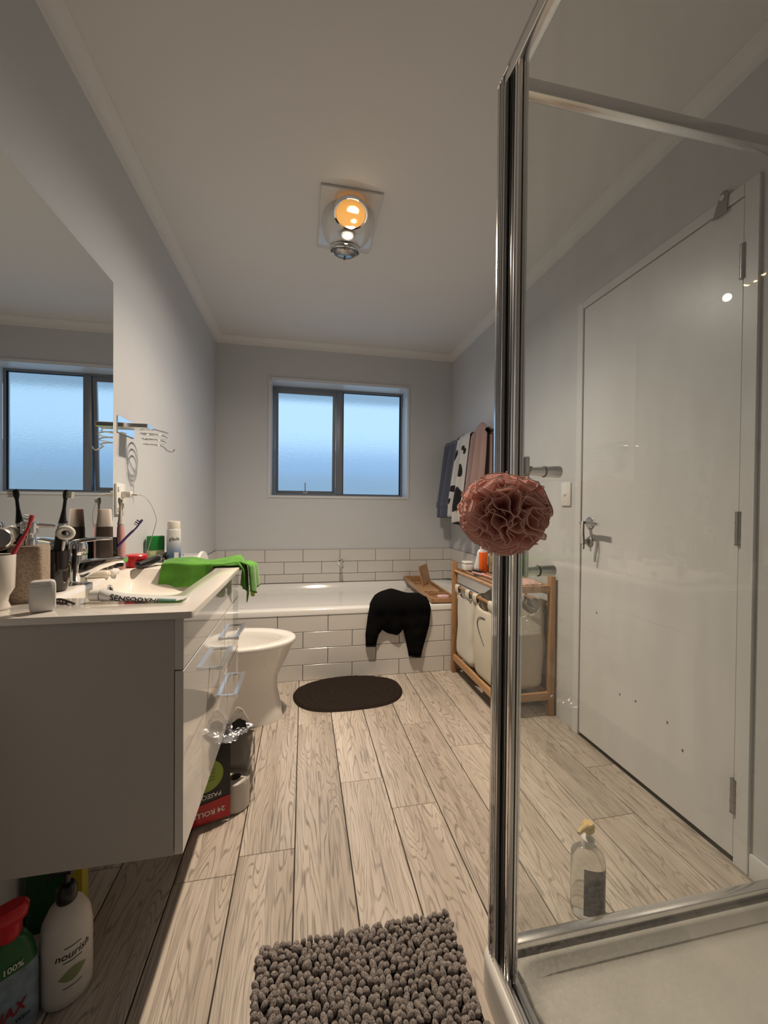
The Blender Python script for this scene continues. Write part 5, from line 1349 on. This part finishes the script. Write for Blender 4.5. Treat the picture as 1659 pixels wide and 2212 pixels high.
def flap(u, v):
    P = Vector(topf(0.70 + 0.28 * u, 0.55 + 0.25 * u))
    w = math.sin(PI * u)
    return (P.x - 0.004 * v, P.y, P.z + 0.075 * v * (0.35 + 0.65 * w) + 0.004 * nz(u * 8, v * 8, 1))
fl_ = grid('film_flap', flap, 14, 10, CLRF2, pkg)
tube('torn_edge', [flap(k / 14, 1.0) for k in range(15)], 0.0014, WHITEP, fl_, 5)
grid('dark_print_patch', lambda u, v: Vector(flap(0.15 + 0.7 * u, 0.05 + 0.4 * v)) + Vector((0, -0.002, 0)), 8, 4, FILMB, fl_)
PAPER = mat('tissue_paper', (0.72, 0.68, 0.62), 0.95, bump=0.25, bscale=150)
CARD = mat('brown_card', (0.16, 0.12, 0.09), 0.9)
def roll(x, y, z, lab):
    t = thing('toilet_roll', (x, y, z), lab, 'toilet roll', 'rolls inside the torn multipack')
    lathe('paper', [(0.020, 0.0), (0.048, 0.0), (0.050, 0.002), (0.050, 0.098), (0.048, 0.100), (0.021, 0.100), (0.020, 0.098), (0.020, 0.0)], (x, y, z), PAPER, t, 32, cap0=False, cap1=False)
    lathe('card_core', [(0.0198, 0.001), (0.0198, 0.098), (0.0185, 0.098), (0.0185, 0.001)], (x, y, z), CARD, t, 24, cap0=False, cap1=False)
roll(-0.232, 1.497, 0.002, 'front toilet roll showing through the torn pack\'s clear side')
roll(-0.331, 1.466, 0.002, 'toilet roll behind the front one inside the torn pack')

# ------------------------------------------------------------------ bottles under the vanity
nb = thing('shampoo_pump_bottle', (-0.500, 0.985, 0), 'white pump bottle reading nourish under the vanity', 'bottle')
NW = mat('matt_white_plastic', (0.62, 0.60, 0.57), 0.4)
nc = (-0.503, 0.992)
nbb = lathe('bottle_body', [(0.042, 0.0), (0.046, 0.004), (0.047, 0.02), (0.047, 0.130), (0.043, 0.160), (0.032, 0.184), (0.018, 0.196), (0.015, 0.199)], (nc[0], nc[1], 0.0005), NW, nb, 40, ang=50)
lathe('pump_collar', [(0.0175, 0.197), (0.0195, 0.202), (0.0195, 0.222), (0.014, 0.232)], (nc[0], nc[1], 0.0005), BLACKP, nb, 28)
lathe('pump_stem', [(0.007, 0.232), (0.007, 0.256)], (nc[0], nc[1], 0.0005), BLACKP, nb, 14)
tube('pump_nozzle', [(nc[0] + 0.012, nc[1], 0.263), (nc[0] - 0.012, nc[1], 0.263), (nc[0] - 0.030, nc[1] - 0.006, 0.259), (nc[0] - 0.034, nc[1] - 0.008, 0.250)], [0.009, 0.009, 0.006, 0.0045], BLACKP, nb, 10)
INKD = mat('ink_dark', (0.02, 0.02, 0.03), 0.5)
a0 = math.radians(-50)
text('brand_lettering', 'nourish', 0.021, INKD, nbb, wrap(nc, 0.0473, 0.106, a0), 0.0003, font_shear=0.25)
for k, (zz, w) in enumerate(((0.128, 0.030), (0.098, 0.034), (0.044, 0.034))):
    grid('fine_print', lambda u, v, zz=zz, w=w: wrap(nc, 0.0473, zz, a0)((u - 0.5) * w, 0.002 * v), 10, 1, INKD, nbb)
def leafp(u, v):
    x = (u - 0.5) * 0.052; h = 0.014 * math.sin(PI * u)
    return wrap(nc, 0.04735, 0.070, a0)(x, h * (2 * v - 1) + 0.12 * x)
grid('leaf_print', leafp, 16, 6, mat('sage_print', (0.22, 0.26, 0.13), 0.6), nbb)
# trigger-less red-capped cleaner at the frame edge
ab = thing('cleaning_spray', (-0.575, 0.925, 0), 'red-topped cleaning spray with green collar label at the bottom left corner', 'bottle')
AMx = T(-0.575, 0.930, 0.0005) @ rot('Z', 38)
def aring(z, r, k=0.6, e=3): return [AMx @ Vector(p) for p in circ(0, 0, z, r, r * k, 36, e)]
BLUEB = mat('pale_blue_label', (0.22, 0.30, 0.38), 0.3, var=0.4, vscale=30)
abb = loft('bottle_body', [aring(0.0, 0.044), aring(0.004, 0.047), aring(0.11, 0.047), aring(0.135, 0.044)], BLUEB, ab)
loft('green_shoulder', [aring(0.135, 0.0445), aring(0.165, 0.038), aring(0.190, 0.026, 0.75), aring(0.198, 0.018, 1.0, 2)], mat('deep_green_label', (0.012, 0.11, 0.03), 0.35), ab)
loft('spray_head', [aring(0.196, 0.020, 1, 2), aring(0.205, 0.022, 1, 2), aring(0.222, 0.020, 0.9, 2.4), aring(0.228, 0.030, 0.7, 2.6), aring(0.246, 0.033, 0.65, 2.6), aring(0.254, 0.026, 0.6, 2.6)], REDP, ab)
def aface(x, y):
    xx = max(-0.046, min(0.046, x)); t = max(0.0, 1 - abs(xx / 0.047) ** 3) ** (1 / 3)
    k = 1.0 if y < 0.135 else (1 - (y - 0.135) * 4.5)
    return AMx @ Vector((xx * k, -0.0292 * t * k - 0.0006, y))
text('brand_lettering', 'AJAX', 0.030, mat('dark_red_ink', (0.28, 0.01, 0.02), 0.5), abb, lambda x, y: aface(x * 0.80 - 0.006, 0.052 + y + 0.1 * x), 0.0006, font_shear=0.2)
text('small_lettering', 'Spray n Wipe', 0.0105, mat('navy_ink', (0.015, 0.02, 0.08), 0.5), abb, lambda x, y: aface(x, 0.034 + y + 0.1 * x), 0.0002, font_shear=0.2)
text('recycled_lettering', '100%', 0.015, INKW, abb, lambda x, y: AMx @ Vector((x + 0.004, -(0.0285 - 0.13 * (y + 0.012)) * max(0.3, 1 - abs((x + 0.004) / 0.046) ** 3) ** (1 / 3) - 0.0016, 0.142 + y)), 0.0002)
# green and yellow detergent box behind them
gy = thing('detergent_bottle', (-0.59, 1.13, 0), 'green and yellow detergent refill standing under the vanity against the wall', 'bottle')
GMx = T(-0.612, 1.165, 0.0005) @ rot('Z', 10)
def gring(z, rx, ry, e=6, ox=0): return [GMx @ Vector((p[0] + ox, p[1], p[2])) for p in circ(0, 0, z, rx, ry, 36, e)]
gb2 = loft('pouch_body', [gring(0.0, 0.058, 0.028), gring(0.004, 0.060, 0.030), gring(0.20, 0.058, 0.024), gring(0.262, 0.054, 0.006)], mat('dark_green_film', (0.012, 0.085, 0.03), 0.3), gy)
loft('yellow_panel', [[GMx @ Vector((x, y, z)) for x, y in ((0.026, -0.0305), (0.0600, -0.0260), (0.0608, 0.02), (0.040, 0.0))] for z in (0.01, 0.20)], mat('yellow_print', (0.45, 0.38, 0.02), 0.35), gb2, smooth=False)
box('black_bar', (0.032, -0.0315, 0.155), (0.056, -0.0292, 0.161), INKD, gb2, 0, 1, GMx)
